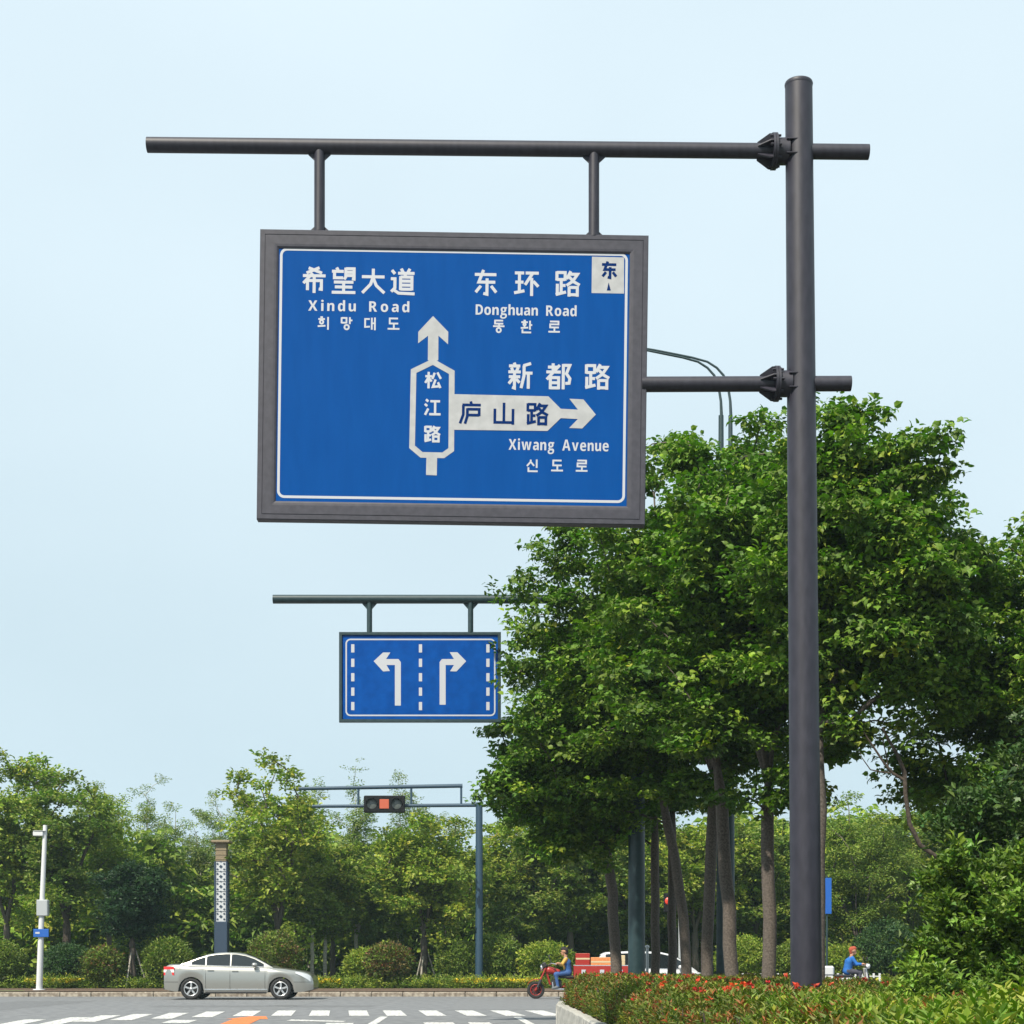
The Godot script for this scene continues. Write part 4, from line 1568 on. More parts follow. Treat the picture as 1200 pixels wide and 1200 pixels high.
	# clipped ball shrubs
	for q in [[2.0, 54.6, 0.78, 0.9, 111, "clipped dark shrub at the foot of the leftmost tree", mid], [121.0, 54.4, 0.70, 0.85, 112, "clipped olive round shrub between the white camera pole and small round tree", mid], [197.0, 54.4, 0.84, 0.9, 113, "clipped green round shrub right behind the car boot", mid], [322.0, 54.9, 0.92, 0.95, 114, "clipped reddish topped shrub behind the car bonnet", mid], [456.0, 54.6, 0.78, 0.85, 115, "clipped reddish brown round shrub next to the staked tree", mid], [582.0, 57.2, 0.9, 0.95, 116, "clipped round shrub behind the foot of the signal mast", mid], [428.0, 56.0, 0.70, 0.8, 117, "pale green soft shrub behind the reddish brown round shrub", bright], [78.0, 55.6, 0.80, 0.8, 118, "loose blue green shrub beside the white camera pole", dark], [540.0, 57.0, 0.9, 0.8, 119, "soft green shrub between the staked tree and signal mast", mid], [640.0, 56.5, 1.0, 0.7, 120, "wide soft shrub behind the cargo tricycle rider", bright], [940.0, 56.0, 0.95, 0.8, 121, "soft shrub behind the tall grey pole", mid], [1040.0, 55.8, 1.2, 0.9, 122, "dark wide shrub behind the scooter rider", dark], [870.0, 56.0, 1.0, 0.8, 123, "light shrub beyond the low pale railing", bright], [985.0, 55.6, 0.8, 0.75, 124, "light round shrub behind the low railing end", bright]]:
		var foot := Vector3(side(q[0], q[1]), ground - 0.1, -q[1])
		var o := thing("round_shrub", q[5], "shrub", foot, 0.0, "shrubs along the verge")
		rng.seed = q[4]
		var it := []
		var r: float = q[2]
		var sq: float = q[3]
		var warm := hue([[4, 0.15, 0.13, 0.035], [2, 0.20, 0.10, 0.04], [3, 0.11, 0.14, 0.03]])
		for i in 620:
			var dd := rand_dir()
			if dd.y < -0.75:
				continue
			var rr := r * (0.93 + 0.10 * fn.get_noise_3dv(dd * 30.0)) * pow(rng.randf(), 0.16)
			var p := Vector3(dd.x * rr, r * sq + 0.12 + dd.y * rr * sq, dd.z * rr)
			var use: Array = q[6]
			if (q[4] == 115 or q[4] == 114 or q[4] == 112) and rng.randf() < (0.75 if q[4] == 115 else 0.4):
				use = warm
			it.append([Transform3D(turned(1.2, rng.randf_range(1.2, 1.9)), p), leaf_color(use)])
		scatter("foliage", clumps.ball, M.leaf, it, o).set_meta("kind", "stuff")
		var s := begin(true)
		for i in 5:
			var a := i * 1.3
			rod(s, Vector3(cos(a) * 0.06, -0.1, sin(a) * 0.06), Vector3(cos(a) * r * 0.45, r * sq, sin(a) * r * 0.45), 0.025, 0.012, 6)
		obj("stem", s, M.bark_dark, o)
	# low bedding strip with yellow flowers
	rng.seed = 131
	var leaves := []
	var blooms := []
	var flower := hue([[3, 0.66, 0.56, 0.02], [1, 0.70, 0.64, 0.08]])
	for i in 5200:
		var x := rng.randf_range(-18.0, 18.0)
		var d := rng.randf_range(53.9, 55.2)
		var hgt := 0.20 + rng.randf() * 0.20
		leaves.append([Transform3D(turned(0.5, rng.randf_range(1.0, 1.5)), Vector3(x, 0.2 + hgt * rng.randf(), -d)), leaf_color(mid if rng.randf() < 0.5 else bright)])
		if fn.get_noise_2d(x * 1.7, 300.0) > -0.02 and rng.randf() < 0.55 and d > 54.0:
			blooms.append([Transform3D(turned(0.4, rng.randf_range(1.3, 2.0)), Vector3(x, 0.42 + rng.randf() * 0.10, -d)), leaf_color(flower)])
	var bed := thing("flower_bed", "low dark green bedding strip with yellow flowers along the far kerb", "flower bed", Vector3.ZERO)
	bed.set_meta("kind", "stuff")
	scatter("foliage", clumps.ball, M.leaf, leaves, bed)
	scatter("blossom", clumps.bloom, M.petal, blooms, bed)


func edge_x(d: float) -> float:
	var best := 99.0
	for i in ISLAND.size() - 3:
		var a: Vector2 = ISLAND[i]
		var b: Vector2 = ISLAND[i + 1]
		if (d >= a.y and d <= b.y):
			best = minf(best, lerpf(a.x, b.x, (d - a.y) / maxf(b.y - a.y, 0.001)))
	return best


func build_hedge() -> void:
	rng.seed = 141
	var fn := FastNoiseLite.new()
	fn.seed = 21
	fn.frequency = 0.55
	var olive := hue([[4, 0.125, 0.170, 0.024], [3, 0.165, 0.195, 0.028], [2, 0.085, 0.125, 0.020]])
	var lime := hue([[4, 0.210, 0.290, 0.028], [3, 0.155, 0.240, 0.026], [2, 0.28, 0.31, 0.035]])
	var rust := hue([[3, 0.26, 0.115, 0.035], [2, 0.30, 0.090, 0.030], [3, 0.22, 0.15, 0.035]])
	var red := hue([[3, 0.60, 0.060, 0.025], [2, 0.62, 0.11, 0.030], [1, 0.50, 0.03, 0.03]])
	var leaves := []
	var inner := []
	var blooms := []
	var d := 4.6
	while d < 33.0:
		var step := 0.046 if d < 9.0 else (0.062 if d < 18.0 else 0.085)
		var e := edge_x(d) + 0.16
		var right := minf(e + 3.4, 1.62 + d * 0.33)
		var x := e
		while x < right:
			var px := x + rng.randf_range(-0.5, 0.5) * step
			var pd := d + rng.randf_range(-0.5, 0.5) * step
			if pd > 30.5 and px < edge_x(pd) + 0.1:
				x += step
				continue
			var from_edge := px - e
			# clipped top; rounded shoulder at the kerb side and at the nose
			var hgt := 0.88 + 0.05 * fn.get_noise_2d(px * 2.0, pd * 2.0) + 0.05 * fn.get_noise_2d(px * 0.5 + 9.0, pd * 0.5)
			var sh := 1.0 - smoothstep(0.0, 0.30, from_edge)
			hgt -= 0.16 * sh * sh
			if pd > 29.0:
				hgt -= 0.05 * (pd - 29.0)
			var warm := fn.get_noise_2d(px * 0.8 + 40.0, pd * 0.5)
			var use := olive
			var rr := rng.randf()
			if px > 1.35 and pd < 11.0 and warm > -0.25:
				use = lime if rr < 0.75 else olive
				if rr > 0.90:
					use = rust
			elif rr < 0.20 + 0.45 * warm:
				use = rust
			elif rr < 0.45:
				use = lime
			var grow := rng.randf_range(0.6, 1.0)
			leaves.append([Transform3D(turned(0.45, grow), Vector3(px, hgt - 0.13 * grow + rng.randf_range(-0.05, 0.04), -pd)), leaf_color(use)])
			# kerb side face
			if from_edge < 0.34:
				for q in 3:
					leaves.append([Transform3D(turned(0.9, rng.randf_range(0.8, 1.2)), Vector3(px + rng.randf_range(-0.06, 0.05), rng.randf_range(0.36, hgt - 0.10), -pd)), leaf_color(olive if rng.randf() < 0.75 else rust)])
			var bl := fn.get_noise_2d(px * 0.9 - 30.0, pd * 0.6 + 10.0)
			if not (px > 1.35 and pd < 11.0) and rng.randf() < 0.004 + 0.045 * maxf(bl, 0.0):
				blooms.append([Transform3D(turned(0.5, rng.randf_range(0.5, 0.95)), Vector3(px, hgt + rng.randf_range(0.01, 0.06), -pd)), leaf_color(red)])
			x += step
		d += step
	var o := thing("flowering_hedge", "clipped green and rust hedge with red blossoms filling the kerbed island", "hedge", Vector3.ZERO)
	scatter("foliage", clumps.shoot, M.leaf, leaves, o).set_meta("kind", "stuff")
	scatter("blossom", clumps.bloom, M.petal, blooms, o).set_meta("kind", "stuff")
	# stems below the clipped top
	var s := begin(false)
	d = 6.0
	while d < 32.0:
		var e := edge_x(d) + 0.2
		for i in 7:
			var x := e + i * 0.35 + rng.randf_range(-0.1, 0.1)
			rod(s, Vector3(x, 0.28, -d), Vector3(x + rng.randf_range(-0.08, 0.08), 0.78, -d + rng.randf_range(-0.08, 0.08)), 0.009, 0.004, 4)
		d += 0.3
	obj("stems", s, M.bark_dark, o)
	# lighter shrub at the right edge, close by
	rng.seed = 142
	leaves = []
	for i in 1500:
		var x := rng.randf_range(1.55, 2.9)
		var dd := rng.randf_range(5.2, 6.8)
		var top := 0.87 + 0.07 * fn.get_noise_2d(x * 4.0, dd * 4.0) - 0.10 * smoothstep(0.5, 0.0, x - 1.55)
		leaves.append([Transform3D(turned(0.4, rng.randf_range(0.7, 1.1)), Vector3(x, top - 0.5 * pow(rng.randf(), 2.5), -dd)), leaf_color(lime)])
	o = thing("lime_shrub", "fresh lime green shrub with upright shoots growing beside the hedge", "shrub", Vector3(0, 0, 0))
	scatter("foliage", clumps.shoot2, M.leaf, leaves, o).set_meta("kind", "stuff")
	s = begin(false)
	for i in 40:
		var x := rng.randf_range(1.6, 2.85)
		var dd := rng.randf_range(5.3, 6.7)
		rod(s, Vector3(x, 0.28, -dd), Vector3(x + rng.randf_range(-0.06, 0.06), 0.92, -dd), 0.008, 0.003, 4)
	obj("stems", s, M.bark_dark, o)


# ------------------------------------------------------------------ figures
func skin_over(s: SurfaceTool, bones: Array, cell: float, blend: float) -> void:
	# bones: [a, b, ra, rb, Color]; smooth union of tapered capsules, meshed as surface nets
	var lo := Vector3.ONE * 1e9
	var hi := Vector3.ONE * -1e9
	for b in bones:
		var m: float = maxf(b[2], b[3]) + blend + cell * 2.0
		lo = lo.min(b[0].min(b[1]) - Vector3.ONE * m)
		hi = hi.max(b[0].max(b[1]) + Vector3.ONE * m)
	var nx := int((hi.x - lo.x) / cell) + 2
	var ny := int((hi.y - lo.y) / cell) + 2
	var nz := int((hi.z - lo.z) / cell) + 2
	var field := PackedFloat32Array()
	field.resize(nx * ny * nz)
	field.fill(10.0)
	var near := PackedFloat32Array()
	near.resize(nx * ny * nz)
	near.fill(10.0)
	var who := PackedInt32Array()
	who.resize(nx * ny * nz)
	for bi in bones.size():
		var b: Array = bones[bi]
		var a: Vector3 = b[0]
		var ab: Vector3 = b[1] - a
		var l2 := maxf(ab.length_squared(), 1e-9)
		var m: float = maxf(b[2], b[3]) + blend + cell * 2.0
		var p0 := ((a.min(b[1]) - Vector3.ONE * m - lo) / cell).floor()
		var p1 := ((a.max(b[1]) + Vector3.ONE * m - lo) / cell).ceil()
		for z in range(maxi(0, int(p0.z)), mini(nz, int(p1.z) + 1)):
			for y in range(maxi(0, int(p0.y)), mini(ny, int(p1.y) + 1)):
				for x in range(maxi(0, int(p0.x)), mini(nx, int(p1.x) + 1)):
					var p := lo + Vector3(x, y, z) * cell
					var t := clampf((p - a).dot(ab) / l2, 0.0, 1.0)
					var dist: float = p.distance_to(a + ab * t) - lerpf(b[2], b[3], t)
					var id := (z * ny + y) * nx + x
					var old := field[id]
					var h := maxf(blend - absf(old - dist), 0.0) / blend
					field[id] = minf(old, dist) - h * h * blend * 0.25
					if dist < near[id]:
						near[id] = dist
						who[id] = bi
	var verts := {}
	for z in nz - 1:
		for y in ny - 1:
			for x in nx - 1:
				var id := (z * ny + y) * nx + x
				var f := field[id]
				var sum := Vector3.ZERO
				var cnt := 0
				var c := [f, field[id + 1], field[id + nx], field[id + nx + 1], field[id + nx * ny], field[id + nx * ny + 1], field[id + nx * ny + nx], field[id + nx * ny + nx + 1]]
				var neg := 0
				for v in c:
					if v < 0.0:
						neg += 1
				if neg == 0 or neg == 8:
					continue
				for e in [[0, 1], [2, 3], [4, 5], [6, 7], [0, 2], [1, 3], [4, 6], [5, 7], [0, 4], [1, 5], [2, 6], [3, 7]]:
					var va: float = c[e[0]]
					var vb: float = c[e[1]]
					if (va < 0.0) != (vb < 0.0):
						var t := va / (va - vb)
						var pa := Vector3(e[0] & 1, (e[0] >> 1) & 1, e[0] >> 2)
						var pb := Vector3(e[1] & 1, (e[1] >> 1) & 1, e[1] >> 2)
						sum += pa.lerp(pb, t)
						cnt += 1
				verts[id] = [lo + (Vector3(x, y, z) + sum / cnt) * cell, bones[who[id]][4]]
	var sx := 1
	var sy := nx
	var sz := nx * ny
	for id in verts:
		for ax in 3:
			var st: int = [sx, sy, sz][ax]
			var u: int = [sy, sz, sx][ax]
			var v: int = [sz, sx, sy][ax]
			var f0 := field[id]
			var f1 := field[id + st]
			if (f0 < 0.0) == (f1 < 0.0):
				continue
			if not (verts.has(id - u) and verts.has(id - v) and verts.has(id - u - v)):
				continue
			var q := [verts[id], verts[id - u], verts[id - u - v], verts[id - v]]
			if f0 < 0.0:
				q = [q[0], q[3], q[2], q[1]]
			for i in [0, 1, 2, 0, 2, 3]:
				s.set_color(q[i][1])
				s.add_vertex(q[i][0])


func hand_bones(wrist: Vector3, dir: Vector3, up: Vector3, skin: Color, thumb_side: float) -> Array:
	var out := []
	var x := dir.cross(up).normalized()
	var palm := wrist + dir * 0.085
	out.append([wrist, wrist + dir * 0.04, 0.026, 0.028, skin])
	for i in 4:
		var o := (i - 1.5) * 0.021
		var k := palm + x * o
		out.append([wrist + dir * 0.03 + x * o * 0.8, k, 0.015, 0.012, skin])
		var ln: float = [0.036, 0.042, 0.039, 0.030][i]
		var j1 := k + (dir * 0.6 - up * 0.8).normalized() * ln
		var j2 := j1 + (-dir * 0.5 - up * 0.85).normalized() * ln * 0.7
		out.append([k, j1, 0.0105, 0.0095, skin])
		out.append([j1, j2, 0.0095, 0.008, skin])
	var tb := wrist + dir * 0.03 + x * 0.03 * thumb_side
	var t1 := tb + (dir * 0.6 + x * thumb_side * 0.5 - up * 0.4).normalized() * 0.04
	out.append([tb, t1, 0.013, 0.011, skin])
	out.append([t1, t1 + (dir * 0.3 - up * 0.9).normalized() * 0.032, 0.011, 0.009, skin])
	return out


func person(parent: Node, j: Dictionary, c: Dictionary, facing: Vector3) -> void:
	var s := begin(true)
	var up := Vector3.UP
	var rt := facing.cross(up).normalized()
	var b := []
	var hip: Vector3 = j.hip
	var chest: Vector3 = j.chest
	var neck: Vector3 = j.neck
	for sd in [-1.0, 1.0]:
		b.append([hip + rt * 0.06 * sd, hip.lerp(chest, 0.5) + rt * 0.055 * sd, 0.115, 0.105, c.coat])
		b.append([hip.lerp(chest, 0.5) + rt * 0.055 * sd, chest + rt * 0.075 * sd, 0.105, 0.115, c.coat])
		b.append([chest + rt * 0.08 * sd, neck + rt * 0.14 * sd - up * 0.05, 0.10, 0.062, c.coat])
		b.append([chest + rt * 0.07 * sd + facing * 0.045, hip.lerp(chest, 0.4) + rt * 0.05 * sd + facing * 0.05, 0.078, 0.078, c.front])
	b.append([neck - up * 0.05, neck + up * 0.07 + facing * 0.01, 0.055, 0.05, c.skin])
	for k in 2:
		var sd := -1.0 if k == 0 else 1.0
		var sh: Vector3 = neck + rt * 0.175 * sd - up * 0.06
		var el: Vector3 = j.elbow + rt * 0.24 * sd
		var wr: Vector3 = j.hand + rt * j.get("reach", 0.26) * sd - facing * 0.09
		b.append([sh, el, 0.056, 0.046, c.sleeve])
		b.append([el, el.lerp(wr, 0.55), 0.046, 0.040, c.sleeve])
		b.append([el.lerp(wr, 0.5), wr, 0.036, 0.029, c.skin if c.get("bare", true) else c.sleeve])
		var kn: Vector3 = j.knee + rt * j.get("straddle", 0.16) * sd
		var an: Vector3 = j.ankle + rt * j.get("straddle", 0.16) * sd
		b.append([hip + rt * 0.09 * sd, kn, 0.090, 0.064, c.legs])
		b.append([kn, an, 0.062, 0.044, c.legs])
		b.append([an - up * 0.03, an - up * 0.06 + facing * 0.16, 0.046, 0.036, c.shoes])
	skin_over(s, b, 0.022, 0.035)
	for k in 2:
		var sd := -1.0 if k == 0 else 1.0
		var wr: Vector3 = j.hand + rt * j.get("reach", 0.26) * sd - facing * 0.10
		skin_over(s, hand_bones(wr, facing, up, c.skin, -sd), 0.008, 0.008)
	var hd: Vector3 = j.head
	var face := facing
	var f := []
	f.append([hd + up * 0.025 - face * 0.02, hd + up * 0.03 + face * 0.015, 0.088, 0.082, c.skin])
	f.append([hd + up * 0.01 + face * 0.02, hd - up * 0.075 + face * 0.045, 0.072, 0.042, c.skin])
	f.append([hd - up * 0.02 + face * 0.09, hd - up * 0.035 + face * 0.108, 0.010, 0.014, c.skin])
	f.append([hd - up * 0.07 + face * 0.082 - rt * 0.018, hd - up * 0.07 + face * 0.082 + rt * 0.018, 0.008, 0.008, c.lips])
	for sd in [-1.0, 1.0]:
		f.append([hd + up * 0.005 + face * 0.083 + rt * 0.032 * sd, hd + up * 0.005 + face * 0.085 + rt * 0.034 * sd, 0.011, 0.010, c.eyes])
		f.append([hd - up * 0.02 + rt * 0.082 * sd, hd + up * 0.02 + rt * 0.086 * sd - face * 0.008, 0.012, 0.015, c.skin])
	f.append([hd - up * 0.06 - face * 0.01, neck + up * 0.03, 0.05, 0.05, c.skin])
	skin_over(s, f, 0.011, 0.014)
	s.generate_normals()
	var body := put("body", s.commit(), M.cloth, parent)
	# hair or helmet
	var hs := begin(true)
	var hc: Color = c.hair
	skin_over(hs, [[hd + up * 0.055 - face * 0.03, hd + up * 0.075 + face * 0.03, 0.092 + c.get("puff", 0.0), 0.078 + c.get("puff", 0.0), hc], [hd + up * 0.03 - face * 0.045, hd - up * 0.045 - face * 0.05, 0.082 + c.get("puff", 0.0), 0.060, hc]], 0.014, 0.02)
	hs.generate_normals()
	put(c.get("hair_name", "hair"), hs.commit(), M.cloth, parent)


# ------------------------------------------------------------------ vehicles
func wheel(parent: Node, c: Vector3, r: float, w: float, spokes: int, rim_r: float, rim_m: Material) -> void:
	var k := Node3D.new()
	k.name = "wheel"
	parent.add_child(k, true)
	k.position = c
	var t := Transform3D(Basis(Vector3.RIGHT, PI / 2), Vector3.ZERO)
	var s := begin(true)
	var prof := []
	for q in [[rim_r, -0.42], [rim_r + (r - rim_r) * 0.5, -0.5], [r * 0.97, -0.44], [r, -0.30], [r, 0.30], [r * 0.97, 0.44], [rim_r + (r - rim_r) * 0.5, 0.5], [rim_r, 0.42], [rim_r * 0.96, 0.2], [rim_r * 0.96, -0.2], [rim_r, -0.42]]:
		prof.append(Vector2(q[0], q[1] * w))
	lathe(s, prof, 36, t)
	obj("tyre", s, M.rubber, k)
	s = begin(false)
	for sg in [-1.0, 1.0]:
		for i in spokes:
			var a := TAU * i / spokes + 0.3
			var dv := Vector3(cos(a), sin(a), 0)
			var sw := rim_r * (0.26 if spokes < 8 else 0.05)
			box(s, dv * rim_r * 0.52 + Vector3(0, 0, sg * w * 0.36), Vector3(rim_r * 0.94, sw, w * 0.10), 0.006, Basis(Vector3(0, 0, 1), a))
	s.set_smooth_group(0)
	lathe(s, [Vector2(rim_r * 0.24, -w * 0.43), Vector2(rim_r * 0.24, w * 0.43), Vector2(0, w * 0.45)], 16, t)
	lathe(s, [Vector2(0, -w * 0.45), Vector2(rim_r * 0.24, -w * 0.43)], 16, t)
	for sg in [-1.0, 1.0]:
		lathe(s, [Vector2(rim_r * 0.88, sg * w * 0.38), Vector2(rim_r * 0.88, sg * w * 0.43), Vector2(rim_r * 1.02, sg * w * 0.43), Vector2(rim_r * 1.02, sg * w * 0.38)], 32, t)
	obj("rim", s, rim_m, k)
	s = begin(true)
	lathe(s, [Vector2(0, 0.0), Vector2(rim_r * 0.95, 0.0)], 24, t)
	obj("brake_disc", s, M.trim, k)


func car(called: String, label: String, where: Vector3, turn: float, v: Dictionary) -> Node3D:
	var o := thing(called, label, v.category, where, turn)
	var L: float = v.length
	var paint: Material = v.paint
	var half := func(x: float) -> float:
		var u: float = absf(2.0 * x / L - 1.0)
		return v.width * 0.5 * (1.0 - 0.16 * pow(u, 5.0) - 0.10 * pow(u, 16.0))
	var low := func(x: float) -> float:
		var y: float = along(v.sill, x)
		for c in v.axles:
			var dx: float = absf(x - c)
			if dx < v.arch:
				y = maxf(y, v.wheel_r + sqrt(v.arch * v.arch - dx * dx) - 0.02)
		return y
	var xs := []
	var n := 90
	for i in n + 1:
		xs.append(L * i / n)
	var ring_of := func(x: float) -> PackedVector3Array:
		var w: float = half.call(x)
		var yb: float = along(v.belt, x)
		var yl: float = minf(low.call(x), yb - 0.08)
		var r := PackedVector3Array()
		var sec := [[0.965, yl], [0.995, lerpf(yl, yb, 0.30)], [1.0, lerpf(yl, yb, 0.52)], [0.985, lerpf(yl, yb, 0.78)], [0.955, yb - 0.045], [0.925, yb - 0.012], [0.86, yb + 0.004], [0.5, yb + 0.022], [0.0, yb + 0.028]]
		for q in sec:
			r.append(Vector3(x - L * 0.5, q[1], q[0] * w))
		for i in range(sec.size() - 2, -1, -1):
			r.append(Vector3(x - L * 0.5, sec[i][1], -sec[i][0] * w))
		return r
	var s := begin(true)
	var prev: PackedVector3Array = ring_of.call(xs[0])
	var firstr := prev
	for i in range(1, n + 1):
		var cur: PackedVector3Array = ring_of.call(xs[i])
		for j in cur.size() - 1:
			quad(s, prev[j], cur[j], cur[j + 1], prev[j + 1])
		prev = cur
	s.set_smooth_group(1)
	for j in range(1, prev.size() - 1):
		tri(s, prev[0], prev[j], prev[j + 1])
		tri(s, firstr[0], firstr[j + 1], firstr[j])
	obj("body", s, paint, o)
	# cabin
	var g0: float = v.roof[0].x
	var g1: float = v.roof[-1].x
	var wide := func(x: float, y: float) -> float:
		var yb: float = along(v.belt, x)
		return half.call(x) * lerpf(0.90, v.tumble, clampf((y - yb) / (v.height - yb), 0.0, 1.0))
	s = begin(true)
	var rows := []
	for i in 41:
		var x := lerpf(g0, g1, i / 40.0)
		var yb: float = along(v.belt, x) - 0.01
		var yr: float = maxf(along(v.roof, x), yb + 0.012)
		var r := PackedVector3Array()
		for q in [0.0, 0.5, 0.86, 0.96]:
			var y := lerpf(yb, yr, q)
			r.append(Vector3(x - L * 0.5, y, wide.call(x, y)))
		r.append(Vector3(x - L * 0.5, yr, wide.call(x, yr) * 0.90))
		r.append(Vector3(x - L * 0.5, yr + 0.015, 0))
		for j in range(4, -1, -1):
			r.append(Vector3(r[j].x, r[j].y, -r[j].z))
		rows.append(r)
	for i in 40:
		for j in rows[i].size() - 1:
			quad(s, rows[i][j], rows[i + 1][j], rows[i + 1][j + 1], rows[i][j + 1])
	obj("cabin", s, paint, o)
	# side glass
	for sg in [1.0, -1.0]:
		for wv in v.windows:
			s = begin(true)
			var m := 14
			for i in m:
				for j in 3:
					var quadp := []
					for q in [[i, j], [i + 1, j], [i + 1, j + 1], [i, j + 1]]:
						var x: float = lerpf(wv[0], wv[1], float(q[0]) / m)
						var y0: float = along(v.belt, x) + 0.03
						var y1: float = maxf(minf(along(v.roof, x) - 0.05, v.height - 0.05), y0 + 0.004)
						var y := lerpf(y0, y1, q[1] / 3.0)
						quadp.append(Vector3(x - L * 0.5, y, (wide.call(x, y) + 0.006) * sg))
					quad(s, quadp[0], quadp[1], quadp[2], quadp[3])
			obj("window", s, M.tint_glass, o)
		# belt strip
		s = begin(true)
		var pts := []
		for i in 12:
			var x: float = lerpf(v.windows[0][0], v.windows[-1][1], i / 11.0)
			var y: float = along(v.belt, x) + 0.02
			pts.append(Vector3(x - L * 0.5, y, (wide.call(x, y) + 0.004) * sg))
		tube(s, pts, [0.010], 6)
		obj("belt_strip", s, M.chrome, o)
		# door seams
		for dx in v.seams:
			s = begin(false)
			var sp := []
			for i in 7:
				var y: float = lerpf(along(v.sill, dx) + 0.08, along(v.belt, dx) - 0.03, i / 6.0)
				var w: float = half.call(dx)
				sp.append(Vector3(dx - L * 0.5, y, (w * along([Vector2(0, 0.965), Vector2(0.3, 0.995), Vector2(0.52, 1.0), Vector2(0.78, 0.985), Vector2(1.0, 0.93)], (y - along(v.sill, dx)) / (along(v.belt, dx) - along(v.sill, dx))) - 0.001) * sg))
			tube(s, sp, [0.007], 4, false)
			obj("door_seam", s, M.trim, o)
		for hx in v.handles:
			s = begin(false)
			var yh: float = along(v.belt, hx) - 0.12
			box(s, Vector3(hx - L * 0.5, yh, (half.call(hx) * 0.985 + 0.012) * sg), Vector3(0.19, 0.03, 0.025), 0.008)
			obj("door_handle", s, paint, o)
		# side strip along the sill
		s = begin(false)
		var xa: float = v.axles[0] + v.arch + 0.02
		var xb: float = v.axles[1] - v.arch - 0.02
		box(s, Vector3((xa + xb) * 0.5 - L * 0.5, along(v.sill, L * 0.5) + 0.10, (v.width * 0.5 * 0.985 - 0.002) * sg), Vector3(xb - xa, 0.035, 0.02), 0.008)
		obj("sill_strip", s, M.chrome if v.get("bright", true) else M.trim, o)
		# dark rocker below the doors and bumper creases
		s = begin(false)
		box(s, Vector3((xa + xb) * 0.5 - L * 0.5, along(v.sill, L * 0.5) + 0.015, v.width * 0.5 * 0.95 * sg), Vector3(xb - xa - 0.04, 0.07, 0.05), 0.015)
		obj("rocker", s, M.trim, o)
		for cx in [[0.02, v.axles[0] - v.arch - 0.01], [v.axles[1] + v.arch + 0.01, L - 0.03]]:
			s = begin(false)
			var cp := []
			for i in 6:
				var x: float = lerpf(cx[0], cx[1], i / 5.0)
				cp.append(Vector3(x - L * 0.5, 0.52, half.call(x) * 0.999 * sg))
			tube(s, cp, [0.006], 4, false)
			obj("bumper_seam", s, M.trim, o)
		# mirror
		s = begin(true)
		var mx: float = v.mirror
		var my: float = along(v.belt, mx) + 0.075
		lathe(s, [Vector2(0, -0.09), Vector2(0.07, -0.06), Vector2(0.085, 0.0), Vector2(0.07, 0.06), Vector2(0.0, 0.085)], 14, Transform3D(Basis(Vector3(0, 0, 1), PI / 2).scaled(Vector3(1.0, 0.8, 1.0)), Vector3(mx - L * 0.5, my, (half.call(mx) * 0.98 + 0.06) * sg)))
		rod(s, Vector3(mx - L * 0.5 + 0.02, my - 0.06, half.call(mx) * 0.86 * sg), Vector3(mx - L * 0.5, my - 0.03, half.call(mx) * 1.0 * sg), 0.02, -1, 8)
		obj("mirror", s, paint, o)
		# lamps
		s = begin(true)
		var hl: Array = v.headlamp
		for i in 8:
			var xq := [lerpf(hl[0], hl[1], i / 8.0), lerpf(hl[0], hl[1], (i + 1) / 8.0)]
			var qq := []
			for e in [[0, 0], [1, 0], [1, 1], [0, 1]]:
				var x: float = xq[e[0]]
				var f: float = (x - hl[0]) / (hl[1] - hl[0])
				var yb: float = along(v.belt, x) - 0.02
				var y: float = yb - (0.05 + 0.12 * f) * (1.0 - e[1])
				qq.append(Vector3(x - L * 0.5 + 0.012, y, (half.call(x) * (0.955 if e[1] == 1 else 0.995) + 0.006) * sg))
			quad(s, qq[0], qq[1], qq[2], qq[3])
		obj("headlight", s, M.headlamp, o)
		var tl: Array = v.taillamp
		for q in 3:
			s = begin(false)
			var ya := lerpf(tl[0], tl[1], q / 3.0)
			var yz := lerpf(tl[0], tl[1], (q + 1) / 3.0)
			var w0: float = half.call(0.0)
			var w1: float = half.call(tl[2])
			quad(s, Vector3(-L * 0.5 - 0.004, ya, (w0 + 0.012) * sg), Vector3(-L * 0.5 + tl[2], ya, (w1 + 0.010) * sg), Vector3(-L * 0.5 + tl[2] * 0.95, yz, (w1 * 0.99 + 0.010) * sg), Vector3(-L * 0.5 - 0.004, yz, (w0 * 0.99 + 0.012) * sg))
			quad(s, Vector3(-L * 0.5 - 0.006, ya, w0 * 0.99 * sg), Vector3(-L * 0.5 - 0.006, yz, w0 * 0.975 * sg), Vector3(-L * 0.5 - 0.006, yz, w0 * 0.62 * sg), Vector3(-L * 0.5 - 0.006, ya, w0 * 0.62 * sg))
			obj("taillight", s, M.tail_white if q == 1 else M.tail_red, o)
	# screens
	for e in [0, 1]:
		var f0: float = v.screens[e][0]
		var f1: float = v.screens[e][1]
		s = begin(true)
		for i in 6:
			var xa := lerpf(f0, f1, i / 6.0)
			var xb := lerpf(f0, f1, (i + 1) / 6.0)
			var ya: float = along(v.roof, xa) + 0.022
			var yb: float = along(v.roof, xb) + 0.022
			var wa: float = wide.call(xa, ya) * 0.86
			var wb: float = wide.call(xb, yb) * 0.86
			quad(s, Vector3(xa - L * 0.5, ya, wa), Vector3(xb - L * 0.5, yb, wb), Vector3(xb - L * 0.5, yb, -wb), Vector3(xa - L * 0.5, ya, -wa))
		obj("windscreen" if e == 1 else "rear_window", s, M.tint_glass, o)
	# underside, bumpers, plate
	s = begin(false)
	box(s, Vector3(0, v.wheel_r + 0.08, 0), Vector3(L * 0.93, 0.30, v.width * 0.80), 0.03)
	obj("underbody", s, M.trim, o)
	s = begin(false)
